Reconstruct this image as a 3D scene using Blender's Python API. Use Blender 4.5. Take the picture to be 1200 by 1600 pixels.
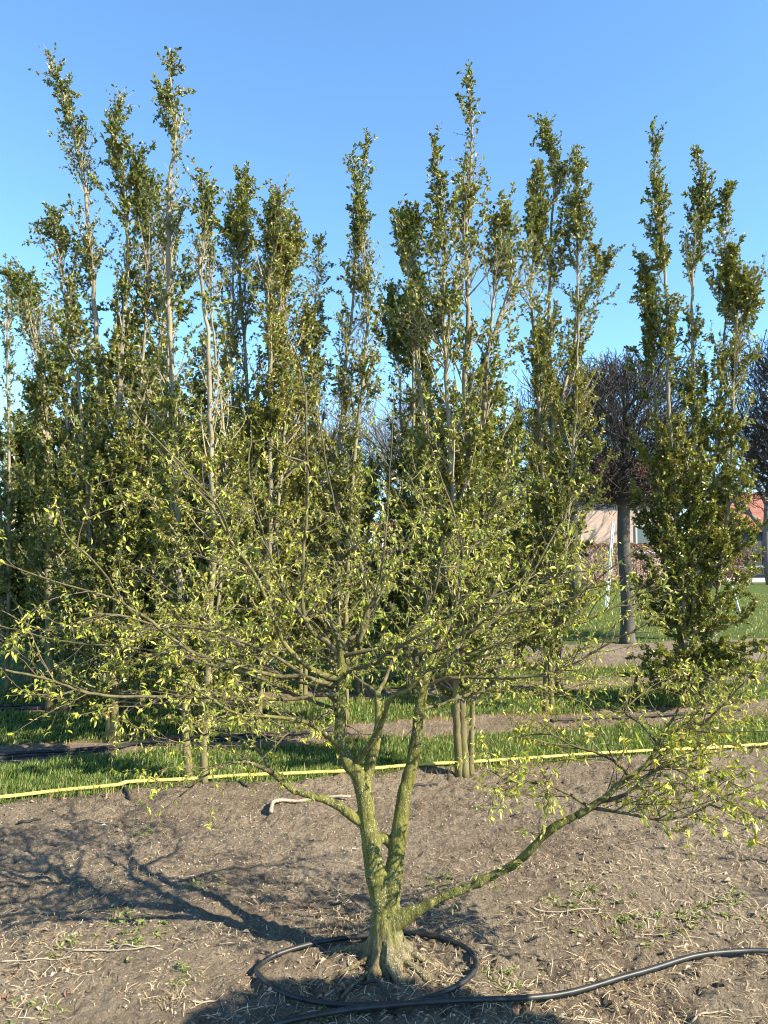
import bpy, math, random
import numpy as np
from mathutils import Vector, Matrix

for o in list(bpy.data.objects):
    bpy.data.objects.remove(o)
SC = bpy.context.scene
COL = SC.collection
PI = math.pi

# ------------------------------------------------------------------ camera
FPX, CX, CY = 1155.0, 600.0, 800.0           # focal length and centre in photo pixels
CAMH, HORIZON = 1.6, 865.0
PITCH = math.atan((HORIZON - CY) / FPX)
cam_d = bpy.data.cameras.new('camera')
cam = bpy.data.objects.new('camera', cam_d)
COL.objects.link(cam)
cam.location = (0, 0, CAMH)
cam.rotation_euler = (PI / 2 + PITCH, 0, 0)
cam_d.sensor_fit = 'VERTICAL'
cam_d.sensor_height = 36
cam_d.sensor_width = 27
cam_d.lens = 36 * FPX / 1600
cam_d.clip_start = 0.05
cam_d.clip_end = 9000
SC.camera = cam
SC.render.resolution_x, SC.render.resolution_y = 768, 1024

# ------------------------------------------------------------------ sky, sun, exposure
SUN_EL = math.radians(36)
SH = Vector((-0.89, 0.456)).normalized()      # direction in which shadows fall
TO_SUN = Vector((-SH.x * math.cos(SUN_EL), -SH.y * math.cos(SUN_EL), math.sin(SUN_EL)))
world = bpy.data.worlds.new('World')
SC.world = world
world.use_nodes = True
wn, wl = world.node_tree.nodes, world.node_tree.links
wn.clear()
sky = wn.new('ShaderNodeTexSky')
sky.sky_type = 'NISHITA'
sky.sun_disc = False
sky.sun_elevation = SUN_EL
sky.sun_rotation = math.atan2(TO_SUN.x, TO_SUN.y)
sky.altitude = 0
sky.air_density = 1.0
sky.dust_density = 0.0
sky.ozone_density = 4.0
bg = wn.new('ShaderNodeBackground')
bg.inputs['Strength'].default_value = 0.115
wo = wn.new('ShaderNodeOutputWorld')
tintn = wn.new('ShaderNodeMix')                # a slightly deeper blue, the same in every direction
tintn.data_type = 'RGBA'
tintn.blend_type = 'MULTIPLY'
tintn.inputs[0].default_value = 1.0
tintn.inputs[7].default_value = (0.80, 0.99, 1.04, 1)
wl.new(sky.outputs[0], tintn.inputs[6])
wl.new(tintn.outputs[2], bg.inputs[0])
wl.new(bg.outputs[0], wo.inputs[0])
sun_d = bpy.data.lights.new('sun', 'SUN')
sun_d.energy = 5.0
sun_d.angle = math.radians(0.53)
sun_d.color = (1.0, 0.90, 0.71)
sun = bpy.data.objects.new('sun', sun_d)
COL.objects.link(sun)
sun.rotation_euler = TO_SUN.to_track_quat('Z', 'Y').to_euler()
sun.location = (6, -6, 8)
SC.view_settings.view_transform = 'Standard'
SC.view_settings.look = 'None'
SC.view_settings.exposure = 1.60
SC.view_settings.gamma = 1
SC.view_settings.use_curve_mapping = False
SC.cycles.filter_width = 1.05

# ------------------------------------------------------------------ pixel helpers
_c, _s = math.cos(PITCH), math.sin(PITCH)

def ray(px, py):
    x, y = (px - CX) / FPX, (CY - py) / FPX
    return np.array((x, _c - y * _s, _s + y * _c))

def P(px, py, Y):
    d = ray(px, py)
    t = Y / d[1]
    return np.array((d[0] * t, Y, CAMH + d[2] * t))

def G(px, py):
    d = ray(px, py)
    t = -CAMH / d[2]
    return np.array((d[0] * t, d[1] * t, 0.0))

# ------------------------------------------------------------------ noise and terrain
def _hash(ix, iy, seed):
    n = (ix.astype(np.int64) * 374761393 + iy.astype(np.int64) * 668265263 + seed * 144665) & 0x7fffffff
    n = (n ^ (n >> 13)) * 1274126177 & 0x7fffffff
    return ((n ^ (n >> 16)) & 0xffff) / 65535.0

def vnoise(x, y, seed=0):
    x = np.asarray(x, float)
    y = np.asarray(y, float)
    ix, iy = np.floor(x), np.floor(y)
    fx, fy = x - ix, y - iy
    fx, fy = fx * fx * (3 - 2 * fx), fy * fy * (3 - 2 * fy)
    a, b = _hash(ix, iy, seed), _hash(ix + 1, iy, seed)
    c, d = _hash(ix, iy + 1, seed), _hash(ix + 1, iy + 1, seed)
    return (a * (1 - fx) + b * fx) * (1 - fy) + (c * (1 - fx) + d * fx) * fy - 0.5

def _h1(ix, iy, seed):
    n = (ix * 374761393 + iy * 668265263 + seed * 144665) & 0x7fffffff
    n = (n ^ (n >> 13)) * 1274126177 & 0x7fffffff
    return ((n ^ (n >> 16)) & 0xffff) / 65535.0

def vn1(x, y, seed=0):
    ix, iy = math.floor(x), math.floor(y)
    fx, fy = x - ix, y - iy
    fx, fy = fx * fx * (3 - 2 * fx), fy * fy * (3 - 2 * fy)
    a, b, c, d = _h1(ix, iy, seed), _h1(ix + 1, iy, seed), _h1(ix, iy + 1, seed), _h1(ix + 1, iy + 1, seed)
    return (a * (1 - fx) + b * fx) * (1 - fy) + (c * (1 - fx) + d * fx) * fy - 0.5

SLOPE = 0.24                                   # the rows run away to the right
BANDS = [(5.47, 6.45), (7.1, 8.28), (8.85, 9.85), (12.3, 400.0)]   # grass, by row coordinate u

def grass_amount(x, y):
    u = y - SLOPE * x + 0.14 * vnoise(x * 1.3, y * 1.3, 5) + 0.10 * vnoise(x * 6, y * 6, 6)
    g = np.zeros_like(u)
    for a, b in BANDS:
        g = np.maximum(g, np.clip(np.minimum(u - a, b - u) / 0.06 + 0.5, 0, 1))
    left = np.clip((1.2 - x + 0.8 * vnoise(x, y, 8)) / 0.3, 0, 1) * np.clip((u - 9.4) / 0.1, 0, 1)
    return np.maximum(g, left)

def H(x, y):
    x = np.asarray(x, float)
    y = np.asarray(y, float)
    r = np.hypot(x, y - 3)
    fade = np.clip((16 - r) / 8, 0, 1)
    h = 0.05 * vnoise(x * 0.7, y * 0.7, 1) + 0.042 * vnoise(x * 2.3, y * 2.3, 2)
    rough = 0.55 + 0.9 * np.clip(vnoise(x * 1.1, y * 1.1, 9) + 0.5, 0, 1)
    fine = 0.018 * vnoise(x * 8, y * 8, 3) + 0.030 * np.abs(vnoise(x * 17, y * 17, 4)) + 0.024 * vnoise(x * 33, y * 33, 7)
    return (h + fine * rough) * fade - 0.004

def Hs(x, y):
    return float(H(np.array([x]), np.array([y]))[0])

# ------------------------------------------------------------------ mesh helpers
class MB:
    """collects vertices, faces and vertex colours; build() links them as one mesh object"""
    def __init__(self):
        self.v, self.f3, self.f4, self.c, self.n = [], [], [], [], 0

    def add(self, v, f, col=(1, 1, 1)):
        v = np.asarray(v, float).reshape(-1, 3)
        f = np.asarray(f, np.int64)
        (self.f3 if f.shape[1] == 3 else self.f4).append(f + self.n)
        self.v.append(v)
        c = np.asarray(col, float)
        self.c.append(np.broadcast_to(c, (len(v), 3)) if c.ndim == 1 else c)
        self.n += len(v)

    def more(self, f):                          # extra faces on the vertices added last
        f = np.asarray(f, np.int64)
        (self.f3 if f.shape[1] == 3 else self.f4).append(f + self.n - len(self.v[-1]))

    def mesh(self, name, base=(0, 0, 0), smooth=False):
        me = bpy.data.meshes.new(name)
        if not self.v:
            return me
        v = np.concatenate(self.v) - np.asarray(base, float)
        f3 = np.concatenate(self.f3) if self.f3 else np.zeros((0, 3), np.int64)
        f4 = np.concatenate(self.f4) if self.f4 else np.zeros((0, 4), np.int64)
        loops = np.concatenate([f3.ravel(), f4.ravel()]).astype(np.int32)
        tot = np.concatenate([np.full(len(f3), 3), np.full(len(f4), 4)]).astype(np.int32)
        start = np.concatenate([[0], np.cumsum(tot)[:-1]]).astype(np.int32)
        me.vertices.add(len(v))
        me.vertices.foreach_set('co', v.astype(np.float32).ravel())
        me.loops.add(len(loops))
        me.loops.foreach_set('vertex_index', loops)
        me.polygons.add(len(tot))
        me.polygons.foreach_set('loop_start', start)
        me.polygons.foreach_set('loop_total', tot)
        me.polygons.foreach_set('use_smooth', np.full(len(tot), smooth))
        c = np.concatenate(self.c)
        at = me.color_attributes.new('Col', 'FLOAT_COLOR', 'POINT')
        at.data.foreach_set('color', np.hstack([c, np.ones((len(c), 1))]).astype(np.float32).ravel())
        me.update(calc_edges=True)
        return me

    def build(self, name, mat, parent=None, base=(0, 0, 0), smooth=False, kind=None):
        o = bpy.data.objects.new(name, self.mesh(name, base, smooth))
        if mat:
            o.data.materials.append(mat)
        COL.objects.link(o)
        if parent:
            o.parent = parent
        if kind:
            o['kind'] = kind
        return o

    # ---- shapes
    def tube(self, pts, rad, sides=6, col=(1, 1, 1), cap=True, squash=1.0):
        pts = np.asarray(pts, float)
        n = len(pts)
        rad = np.broadcast_to(np.asarray(rad, float), (n,))
        t = np.gradient(pts, axis=0)
        t /= np.linalg.norm(t, axis=1)[:, None] + 1e-12
        a = np.array((0, 0, 1.0)) if abs(t[0][2]) < 0.8 else np.array((1.0, 0, 0))
        if squash != 1.0 or abs(t[0][2]) < 0.8 and np.all(np.abs(t[:, 2]) < 0.9):
            A = np.tile(np.array((0, 0, 1.0)), (n, 1))
        else:
            A = np.tile(a, (n, 1))
        u = np.cross(A, t)
        ln = np.linalg.norm(u, axis=1)
        bad = ln < 0.05
        if bad.any():
            u[bad] = np.cross(np.array((0.3, 0.9, 0.1)), t[bad])
            ln = np.linalg.norm(u, axis=1)
        u /= ln[:, None]
        w = np.cross(t, u)
        ang = np.arange(sides) * 2 * PI / sides
        ring = (pts[:, None, :] + rad[:, None, None] * (np.cos(ang)[None, :, None] * u[:, None, :] + squash * np.sin(ang)[None, :, None] * w[:, None, :]))
        i = np.arange(n - 1)[:, None] * sides
        j = np.arange(sides)[None, :]
        k = (j + 1) % sides
        f = np.stack([i + j, i + k, i + sides + k, i + sides + j], -1).reshape(-1, 4)
        v = ring.reshape(-1, 3)
        if cap:
            v = np.vstack([v, pts[0], pts[-1]])
        self.add(v, f, col)
        if cap:
            jj = np.arange(sides)
            kk = (jj + 1) % sides
            a0 = np.stack([np.full(sides, n * sides), kk, jj], -1)
            b0 = np.stack([np.full(sides, n * sides + 1), (n - 1) * sides + jj, (n - 1) * sides + kk], -1)
            self.more(np.vstack([a0, b0]))

    def sticks(self, a, b, r0, r1, col=(1, 1, 1)):
        """many straight three-sided twigs at once"""
        a, b = np.asarray(a, float), np.asarray(b, float)
        n = len(a)
        t = b - a
        t /= np.linalg.norm(t, axis=1)[:, None] + 1e-9
        h = np.where(np.abs(t[:, 2:3]) < 0.8, np.array([[0, 0, 1.0]]), np.array([[1.0, 0, 0]]))
        u = np.cross(h, t)
        u /= np.linalg.norm(u, axis=1)[:, None]
        w = np.cross(t, u)
        r0 = np.broadcast_to(np.asarray(r0, float), (n,))[:, None]
        r1 = np.broadcast_to(np.asarray(r1, float), (n,))[:, None]
        vs = []
        for p, r in ((a, r0), (b, r1)):
            for k in range(3):
                an = k * 2 * PI / 3
                vs.append(p + r * (math.cos(an) * u + math.sin(an) * w))
        v = np.stack(vs, 1).reshape(-1, 3)
        q = np.array([[0, 1, 4, 3], [1, 2, 5, 4], [2, 0, 3, 5]])
        f = (np.arange(n)[:, None, None] * 6 + q[None]).reshape(-1, 4)
        c = np.asarray(col, float)
        if c.ndim == 2:
            c = np.repeat(c, 6, axis=0)
        self.add(v, f, c)

    def leaves(self, p, d, up, L, W, col, fold=0.35, detail=False, curl=0.15):
        """folded leaf blades: p base, d direction, up rough normal (arrays)"""
        p, d, up = (np.asarray(q, float) for q in (p, d, up))
        n = len(p)
        d = d / (np.linalg.norm(d, axis=1)[:, None] + 1e-9)
        s = np.cross(d, up)
        s /= np.linalg.norm(s, axis=1)[:, None] + 1e-9
        m = np.cross(s, d)
        L = np.broadcast_to(np.asarray(L, float), (n,))[:, None]
        W = np.broadcast_to(np.asarray(W, float), (n,))[:, None]
        if detail:
            mid = [p, p + d * L * 0.33 - m * L * 0.0, p + d * L * 0.68 - m * L * curl * 0.45, p + d * L - m * L * curl]
            e = []
            for sg in (-1, 1):
                e += [p + d * L * 0.30 + sg * s * W * 0.48 + m * W * fold, p + d * L * 0.66 + sg * s * W * 0.40 + m * W * fold - m * L * curl * 0.4]
            v = np.stack(mid + e, 1).reshape(-1, 3)
            tr = np.array([[0, 1, 4], [2, 3, 5], [0, 6, 1], [2, 7, 3]])
            qd = np.array([[1, 2, 5, 4], [1, 6, 7, 2]])
            k = np.arange(n)[:, None, None] * 8
            c = np.repeat(np.asarray(col, float), 8, axis=0)
            self.add(v, (k + tr[None]).reshape(-1, 3), c)
            self.more((k + qd[None]).reshape(-1, 4))
        else:
            v = np.stack([p, p + d * L * 0.48 + s * W * 0.5 + m * W * fold, p + d * L, p + d * L * 0.48 - s * W * 0.5 + m * W * fold], 1).reshape(-1, 3)
            k = np.arange(n)[:, None, None] * 4
            f = np.array([[0, 1, 2], [0, 2, 3]])
            c = np.repeat(np.asarray(col, float), 4, axis=0)
            self.add(v, (k + f[None]).reshape(-1, 3), c)

    def box(self, x0, x1, y0, y1, z0, z1, col=(1, 1, 1)):
        v = [(x, y, z) for z in (z0, z1) for y in (y0, y1) for x in (x0, x1)]
        f = [(0, 2, 3, 1), (4, 5, 7, 6), (0, 1, 5, 4), (2, 6, 7, 3), (0, 4, 6, 2), (1, 3, 7, 5)]
        self.add(v, f, col)

def tag(o, label, cat, group=None):
    o['label'] = label
    o['category'] = cat
    if group:
        o['group'] = group
    return o

def thing(name, label, cat, loc, group=None):
    o = bpy.data.objects.new(name, None)
    o.empty_display_size = 0.2
    COL.objects.link(o)
    o.location = loc
    return tag(o, label, cat, group)

def spline(pts, n):
    """Catmull-Rom through the points, n samples"""
    p = np.asarray(pts, float)
    p = np.vstack([2 * p[0] - p[1], p, 2 * p[-1] - p[-2]])
    m = len(p) - 3
    t = np.linspace(0, m - 1e-6, n)
    i = t.astype(int)
    f = (t - i)[:, None]
    a, b, c, d = p[i], p[i + 1], p[i + 2], p[i + 3]
    return 0.5 * (2 * b + (c - a) * f + (2 * a - 5 * b + 4 * c - d) * f * f + (3 * b - a - 3 * c + d) * f ** 3)

def plen(p):
    return float(np.linalg.norm(np.diff(p, axis=0), axis=1).sum())

# ------------------------------------------------------------------ materials
def mat(name):
    m = bpy.data.materials.new(name)
    m.use_nodes = True
    n, l = m.node_tree.nodes, m.node_tree.links
    b = n['Principled BSDF']
    return m, n, l, b

def noise_node(n, l, scale, detail=4, rough=0.6, vec=None):
    t = n.new('ShaderNodeTexNoise')
    t.inputs['Scale'].default_value = scale
    t.inputs['Detail'].default_value = detail
    t.inputs['Roughness'].default_value = rough
    if vec is not None:
        l.new(vec, t.inputs['Vector'])
    return t

def ramp(n, l, src, stops, interp='LINEAR'):
    r = n.new('ShaderNodeValToRGB')
    r.color_ramp.interpolation = interp
    e = r.color_ramp.elements
    while len(e) > 1:
        e.remove(e[-1])
    e[0].position, e[0].color = stops[0][0], (*stops[0][1], 1)
    for p, c in stops[1:]:
        q = e.new(p)
        q.color = (*c, 1)
    l.new(src, r.inputs[0])
    return r

def mixc(n, l, fac, a, b, mode='MIX'):
    m = n.new('ShaderNodeMix')
    m.data_type = 'RGBA'
    m.blend_type = mode
    for s, q in ((0, fac), (6, a), (7, b)):
        if hasattr(q, 'is_linked') or hasattr(q, 'links'):
            l.new(q, m.inputs[s])
        elif s == 0:
            m.inputs[0].default_value = q
        else:
            m.inputs[s].default_value = (*q, 1)
    return m.outputs[2]

def bump(n, l, b, src, strength, dist):
    k = n.new('ShaderNodeBump')
    k.inputs['Strength'].default_value = strength
    k.inputs['Distance'].default_value = dist
    l.new(src, k.inputs['Height'])
    l.new(k.outputs[0], b.inputs['Normal'])
    return k

def leaf_mat(name, trans=0.35, rough=0.45, spec=0.4, tint=(1.25, 1.2, 0.55)):
    m, n, l, b = mat(name)
    a = n.new('ShaderNodeAttribute')
    a.attribute_name = 'Col'
    l.new(a.outputs['Color'], b.inputs['Base Color'])
    b.inputs['Roughness'].default_value = rough
    b.inputs['Specular IOR Level'].default_value = spec
    t = n.new('ShaderNodeBsdfTranslucent')
    l.new(mixc(n, l, 1.0, a.outputs['Color'], tint, 'MULTIPLY'), t.inputs['Color'])
    mx = n.new('ShaderNodeMixShader')
    mx.inputs[0].default_value = trans
    l.new(b.outputs[0], mx.inputs[1])
    l.new(t.outputs[0], mx.inputs[2])
    l.new(mx.outputs[0], n['Material Output'].inputs[0])
    return m

def bark_mat(name, stops, scale=18, spots=None, bumps=0.5, bscale=60, stretch=0.35, rough=0.85):
    m, n, l, b = mat(name)
    tc = n.new('ShaderNodeTexCoord')
    mp = n.new('ShaderNodeMapping')
    mp.inputs['Scale'].default_value = (1, 1, stretch)
    l.new(tc.outputs['Object'], mp.inputs[0])
    a = noise_node(n, l, scale, 6, 0.65, mp.outputs[0])
    c = ramp(n, l, a.outputs[0], stops).outputs[0]
    if spots:
        sv = noise_node(n, l, spots[1], 3, 0.6, tc.outputs['Object'])
        sr = ramp(n, l, sv.outputs[0], [(spots[2], (0, 0, 0)), (spots[2] + 0.04, (1, 1, 1))])
        c = mixc(n, l, sr.outputs[0], c, spots[0])
    l.new(c, b.inputs['Base Color'])
    b.inputs['Roughness'].default_value = rough
    b.inputs['Specular IOR Level'].default_value = 0.2
    h = noise_node(n, l, bscale, 5, 0.7, mp.outputs[0])
    bump(n, l, b, h.outputs[0], bumps, 0.01)
    return m

def plain(name, col, rough=0.6, spec=0.4, var=0.15, scale=8, metal=0.0, bstr=0.0):
    m, n, l, b = mat(name)
    tc = n.new('ShaderNodeTexCoord')
    a = noise_node(n, l, scale, 5, 0.6, tc.outputs['Object'])
    lo = tuple(c * (1 - var) for c in col)
    hi = tuple(min(1, c * (1 + var)) for c in col)
    l.new(ramp(n, l, a.outputs[0], [(0.3, lo), (0.7, hi)]).outputs[0], b.inputs['Base Color'])
    b.inputs['Roughness'].default_value = rough
    b.inputs['Specular IOR Level'].default_value = spec
    b.inputs['Metallic'].default_value = metal
    if bstr:
        bump(n, l, b, a.outputs[0], bstr, 0.01)
    return m

def vcol(name, rough=0.8, spec=0.2):
    m, n, l, b = mat(name)
    a = n.new('ShaderNodeAttribute')
    a.attribute_name = 'Col'
    l.new(a.outputs['Color'], b.inputs['Base Color'])
    b.inputs['Roughness'].default_value = rough
    b.inputs['Specular IOR Level'].default_value = spec
    return m

M = {}
M['young_leaf'] = leaf_mat('young_leaf', 0.30, 0.42, 0.45, (1.25, 1.2, 0.6))
M['column_leaf'] = leaf_mat('column_leaf', 0.25, 0.40, 0.5, (1.3, 1.3, 0.5))
M['dry_leaf'] = leaf_mat('dry_leaf', 0.2, 0.6, 0.3, (1.2, 1.0, 0.8))
M['grass_blade'] = leaf_mat('grass_blade', 0.3, 0.5, 0.35, (1.2, 1.3, 0.5))
M['green_bark'] = bark_mat('green_bark', [(0.30, (0.045, 0.040, 0.018)), (0.45, (0.105, 0.098, 0.030)), (0.6, (0.16, 0.150, 0.045)), (0.78, (0.23, 0.21, 0.11))],
                           22, ((0.40, 0.40, 0.28), 85, 0.635), 0.6, 70)
M['branch_bark'] = bark_mat('branch_bark', [(0.3, (0.040, 0.033, 0.020)), (0.5, (0.095, 0.082, 0.036)), (0.75, (0.20, 0.18, 0.11))], 25, None, 0.4, 90)
M['twig_bark'] = plain('twig_bark', (0.12, 0.095, 0.060), 0.7, 0.3, 0.35, 12)
M['column_bark'] = bark_mat('column_bark', [(0.3, (0.118, 0.101, 0.059)), (0.5, (0.227, 0.197, 0.130)), (0.75, (0.336, 0.298, 0.218))], 9, None, 0.5, 45)
n_, l_ = M['column_bark'].node_tree.nodes, M['column_bark'].node_tree.links
b_ = n_['Principled BSDF']
src_ = b_.inputs['Base Color'].links[0].from_socket
tc_ = n_.new('ShaderNodeTexCoord')
sz_ = n_.new('ShaderNodeSeparateXYZ')
l_.new(tc_.outputs['Object'], sz_.inputs[0])
mr_ = n_.new('ShaderNodeMapRange')
mr_.inputs[1].default_value, mr_.inputs[2].default_value = 0.0, 2.2
mr_.inputs[3].default_value, mr_.inputs[4].default_value = 1.0, 0.0
l_.new(sz_.outputs['Z'], mr_.inputs[0])                # algae make the lower bark green
l_.new(mixc(n_, l_, mr_.outputs[0], src_, mixc(n_, l_, 1.0, src_, (0.62, 0.62, 0.40), 'MULTIPLY')), b_.inputs['Base Color'])
M['column_base_bark'] = bark_mat('column_base_bark', [(0.3, (0.12, 0.11, 0.05)), (0.5, (0.24, 0.22, 0.10)), (0.75, (0.36, 0.32, 0.20))], 9, None, 0.6, 45)
M['pale_twig'] = plain('pale_twig', (0.302, 0.260, 0.185), 0.8, 0.2, 0.3, 6)
M['bare_twig'] = plain('bare_twig', (0.062, 0.052, 0.043), 0.85, 0.2, 0.4, 5)
M['bare_trunk'] = bark_mat('bare_trunk', [(0.3, (0.045, 0.042, 0.035)), (0.55, (0.09, 0.085, 0.07)), (0.8, (0.14, 0.13, 0.10))], 6, None, 0.5, 30)
M['far_twig'] = plain('far_twig', (0.17, 0.14, 0.125), 0.9, 0.1, 0.25, 2)
M['straw'] = vcol('straw', 0.75, 0.25)
M['clod'] = vcol('clod', 0.95, 0.1)
M['black_hose'] = plain('black_hose', (0.020, 0.021, 0.021), 0.47, 0.4, 0.6, 22, 0, 0.06)
M['dusty_hose'] = plain('dusty_hose', (0.028, 0.027, 0.026), 0.65, 0.25, 0.6, 14, 0, 0.05)
M['yellow_hose'] = plain('yellow_hose', (0.60, 0.49, 0.12), 0.6, 0.3, 0.25, 7)
M['dead_wood'] = bark_mat('dead_wood', [(0.3, (0.218, 0.176, 0.126)), (0.6, (0.353, 0.294, 0.218)), (0.8, (0.420, 0.370, 0.294))], 20, None, 0.5, 80)
M['aluminium'] = plain('aluminium', (0.605, 0.605, 0.588), 0.45, 0.5, 0.08, 6)
M['white_paint'] = plain('white_paint', (0.622, 0.622, 0.605), 0.5, 0.4, 0.06, 3)
M['dark_board'] = plain('dark_board', (0.030, 0.036, 0.040), 0.6, 0.4, 0.3, 3)
M['teal_paint'] = plain('teal_paint', (0.22, 0.32, 0.32), 0.5, 0.4, 0.1, 3)

def brick_mat(name, a, b_, mortar, scale):
    m, n, l, b = mat(name)
    tc = n.new('ShaderNodeTexCoord')
    mp = n.new('ShaderNodeMapping')
    mp.inputs['Rotation'].default_value = (PI / 2, 0, 0)
    l.new(tc.outputs['Object'], mp.inputs[0])
    t = n.new('ShaderNodeTexBrick')
    t.inputs['Scale'].default_value = scale
    t.inputs['Color1'].default_value = (*a, 1)
    t.inputs['Color2'].default_value = (*b_, 1)
    t.inputs['Mortar'].default_value = (*mortar, 1)
    t.inputs['Mortar Size'].default_value = 0.015
    l.new(mp.outputs[0], t.inputs['Vector'])
    l.new(t.outputs[0], b.inputs['Base Color'])
    b.inputs['Roughness'].default_value = 0.9
    bump(n, l, b, t.outputs['Fac'], -0.3, 0.01)
    return m

M['pink_brick'] = brick_mat('pink_brick', (0.420, 0.277, 0.210), (0.487, 0.344, 0.269), (0.437, 0.386, 0.336), 2.3)
M['roof_tile'] = brick_mat('roof_tile', (0.27, 0.105, 0.07), (0.21, 0.08, 0.052), (0.10, 0.04, 0.03), 1.6)

m, n, l, b = mat('window_glass')
b.inputs['Base Color'].default_value = (0.05, 0.07, 0.075, 1)
b.inputs['Roughness'].default_value = 0.06
b.inputs['Specular IOR Level'].default_value = 0.8
M['glass'] = m

# soil with strips of grass along the rows
m, n, l, b = mat('soil')
tc = n.new('ShaderNodeTexCoord')
sx = n.new('ShaderNodeSeparateXYZ')
l.new(tc.outputs['Object'], sx.inputs[0])
V = tc.outputs['Object']
n1 = noise_node(n, l, 0.9, 5, 0.6, V)
n2 = noise_node(n, l, 9, 6, 0.7, V)
n3 = noise_node(n, l, 75, 5, 0.75, V)
soil = ramp(n, l, n2.outputs[0], [(0.28, (0.100, 0.077, 0.054)), (0.48, (0.196, 0.153, 0.110)), (0.72, (0.279, 0.227, 0.167))]).outputs[0]
dry = ramp(n, l, n1.outputs[0], [(0.40, (0, 0, 0)), (0.62, (1, 1, 1))]).outputs[0]
soil = mixc(n, l, dry, soil, mixc(n, l, 0.45, soil, (0.336, 0.281, 0.206)))
speck = ramp(n, l, n3.outputs[0], [(0.34, (0.42, 0.40, 0.38)), (0.50, (1, 1, 1)), (0.72, (1.3, 1.27, 1.2))]).outputs[0]
soil = mixc(n, l, 0.8, soil, speck, 'MULTIPLY')
at = n.new('ShaderNodeAttribute')
at.attribute_name = 'Col'                     # red channel: share of turf at this spot
sep = n.new('ShaderNodeSeparateColor')
l.new(at.outputs['Color'], sep.inputs[0])
turf = ramp(n, l, n2.outputs[0], [(0.3, (0.055, 0.071, 0.018)), (0.55, (0.088, 0.122, 0.029)), (0.75, (0.168, 0.160, 0.059))]).outputs[0]
rust = mixc(n, l, 0.5, soil, (0.36, 0.20, 0.085))
soil = mixc(n, l, sep.outputs['Green'], soil, rust)
allc = mixc(n, l, sep.outputs['Red'], soil, turf)
l.new(allc, b.inputs['Base Color'])
b.inputs['Roughness'].default_value = 0.95
b.inputs['Specular IOR Level'].default_value = 0.1
n4 = noise_node(n, l, 140, 4, 0.8, V)
hs = n.new('ShaderNodeMath')
hs.operation = 'MULTIPLY_ADD'
l.new(n4.outputs[0], hs.inputs[0])
hs.inputs[1].default_value = 0.5
l.new(n3.outputs[0], hs.inputs[2])
vo = n.new('ShaderNodeTexVoronoi')
vo.inputs['Scale'].default_value = 34
wv = n.new('ShaderNodeMixRGB')
wv.inputs[0].default_value = 0.04
l.new(V, wv.inputs[1])
l.new(n2.outputs['Color'], wv.inputs[2])
l.new(wv.outputs[0], vo.inputs['Vector'])
hv = n.new('ShaderNodeMath')
hv.operation = 'MULTIPLY_ADD'
l.new(vo.outputs['Distance'], hv.inputs[0])
hv.inputs[1].default_value = -0.75
l.new(hs.outputs[0], hv.inputs[2])
bump(n, l, b, hv.outputs[0], 1.0, 0.03)
M['soil'] = m

# ------------------------------------------------------------------ ground
def axis(fine0, fine1, step, far, grow=1.22, mid=None):
    a = list(np.arange(fine0, fine1, step))
    s = step
    while a[-1] < far:
        s *= grow
        a.append(a[-1] + s)
    return a

ys = list(np.arange(2.2, 5.6, 0.019)) + list(np.arange(5.6, 9.0, 0.06)) + list(np.arange(9.0, 16.0, 0.15))
s = 0.09
while ys[-1] < 4000:
    s *= 1.25
    ys.append(ys[-1] + s)
s, low = 0.016, []
y = 2.2
while y > -300:
    s *= 1.35
    y -= s
    low.append(y)
ys = np.array(low[::-1] + ys)
xs = list(np.arange(0, 2.3, 0.019)) + list(np.arange(2.3, 4.6, 0.05))
s = 0.035
while xs[-1] < 3500:
    s *= 1.25
    xs.append(xs[-1] + s)
xs = np.array([-q for q in xs[:0:-1]] + xs)
XX, YY = np.meshgrid(xs, ys)
x1, y1 = XX.ravel(), YY.ravel()
gz = H(x1, y1)
ga = grass_amount(x1, y1)
uu = y1 - SLOPE * x1
edge = np.zeros_like(uu)
for a, b2 in BANDS[1:3]:
    for e_ in (a, b2):
        edge = np.maximum(edge, np.exp(-((uu - e_ - 0.1 * vnoise(x1 * 3, y1 * 3, 12)) / 0.13) ** 2))
edge = np.maximum(edge, 0.7 * np.exp(-((uu - 6.38) / 0.12) ** 2))
edge *= np.clip(0.5 + 1.6 * vnoise(x1 * 2.2, y1 * 2.2, 15), 0, 1) * (y1 < 30)
nx, ny = len(xs), len(ys)
ii = (np.arange(ny - 1)[:, None] * nx + np.arange(nx - 1)[None, :]).ravel()
mb = MB()
mb.add(np.stack([x1, y1, gz], 1), np.stack([ii, ii + 1, ii + nx + 1, ii + nx], 1), np.stack([ga, edge, np.zeros_like(ga)], 1))
ground = mb.build('ground', M['soil'], smooth=True)
ground['kind'] = 'structure'

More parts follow.
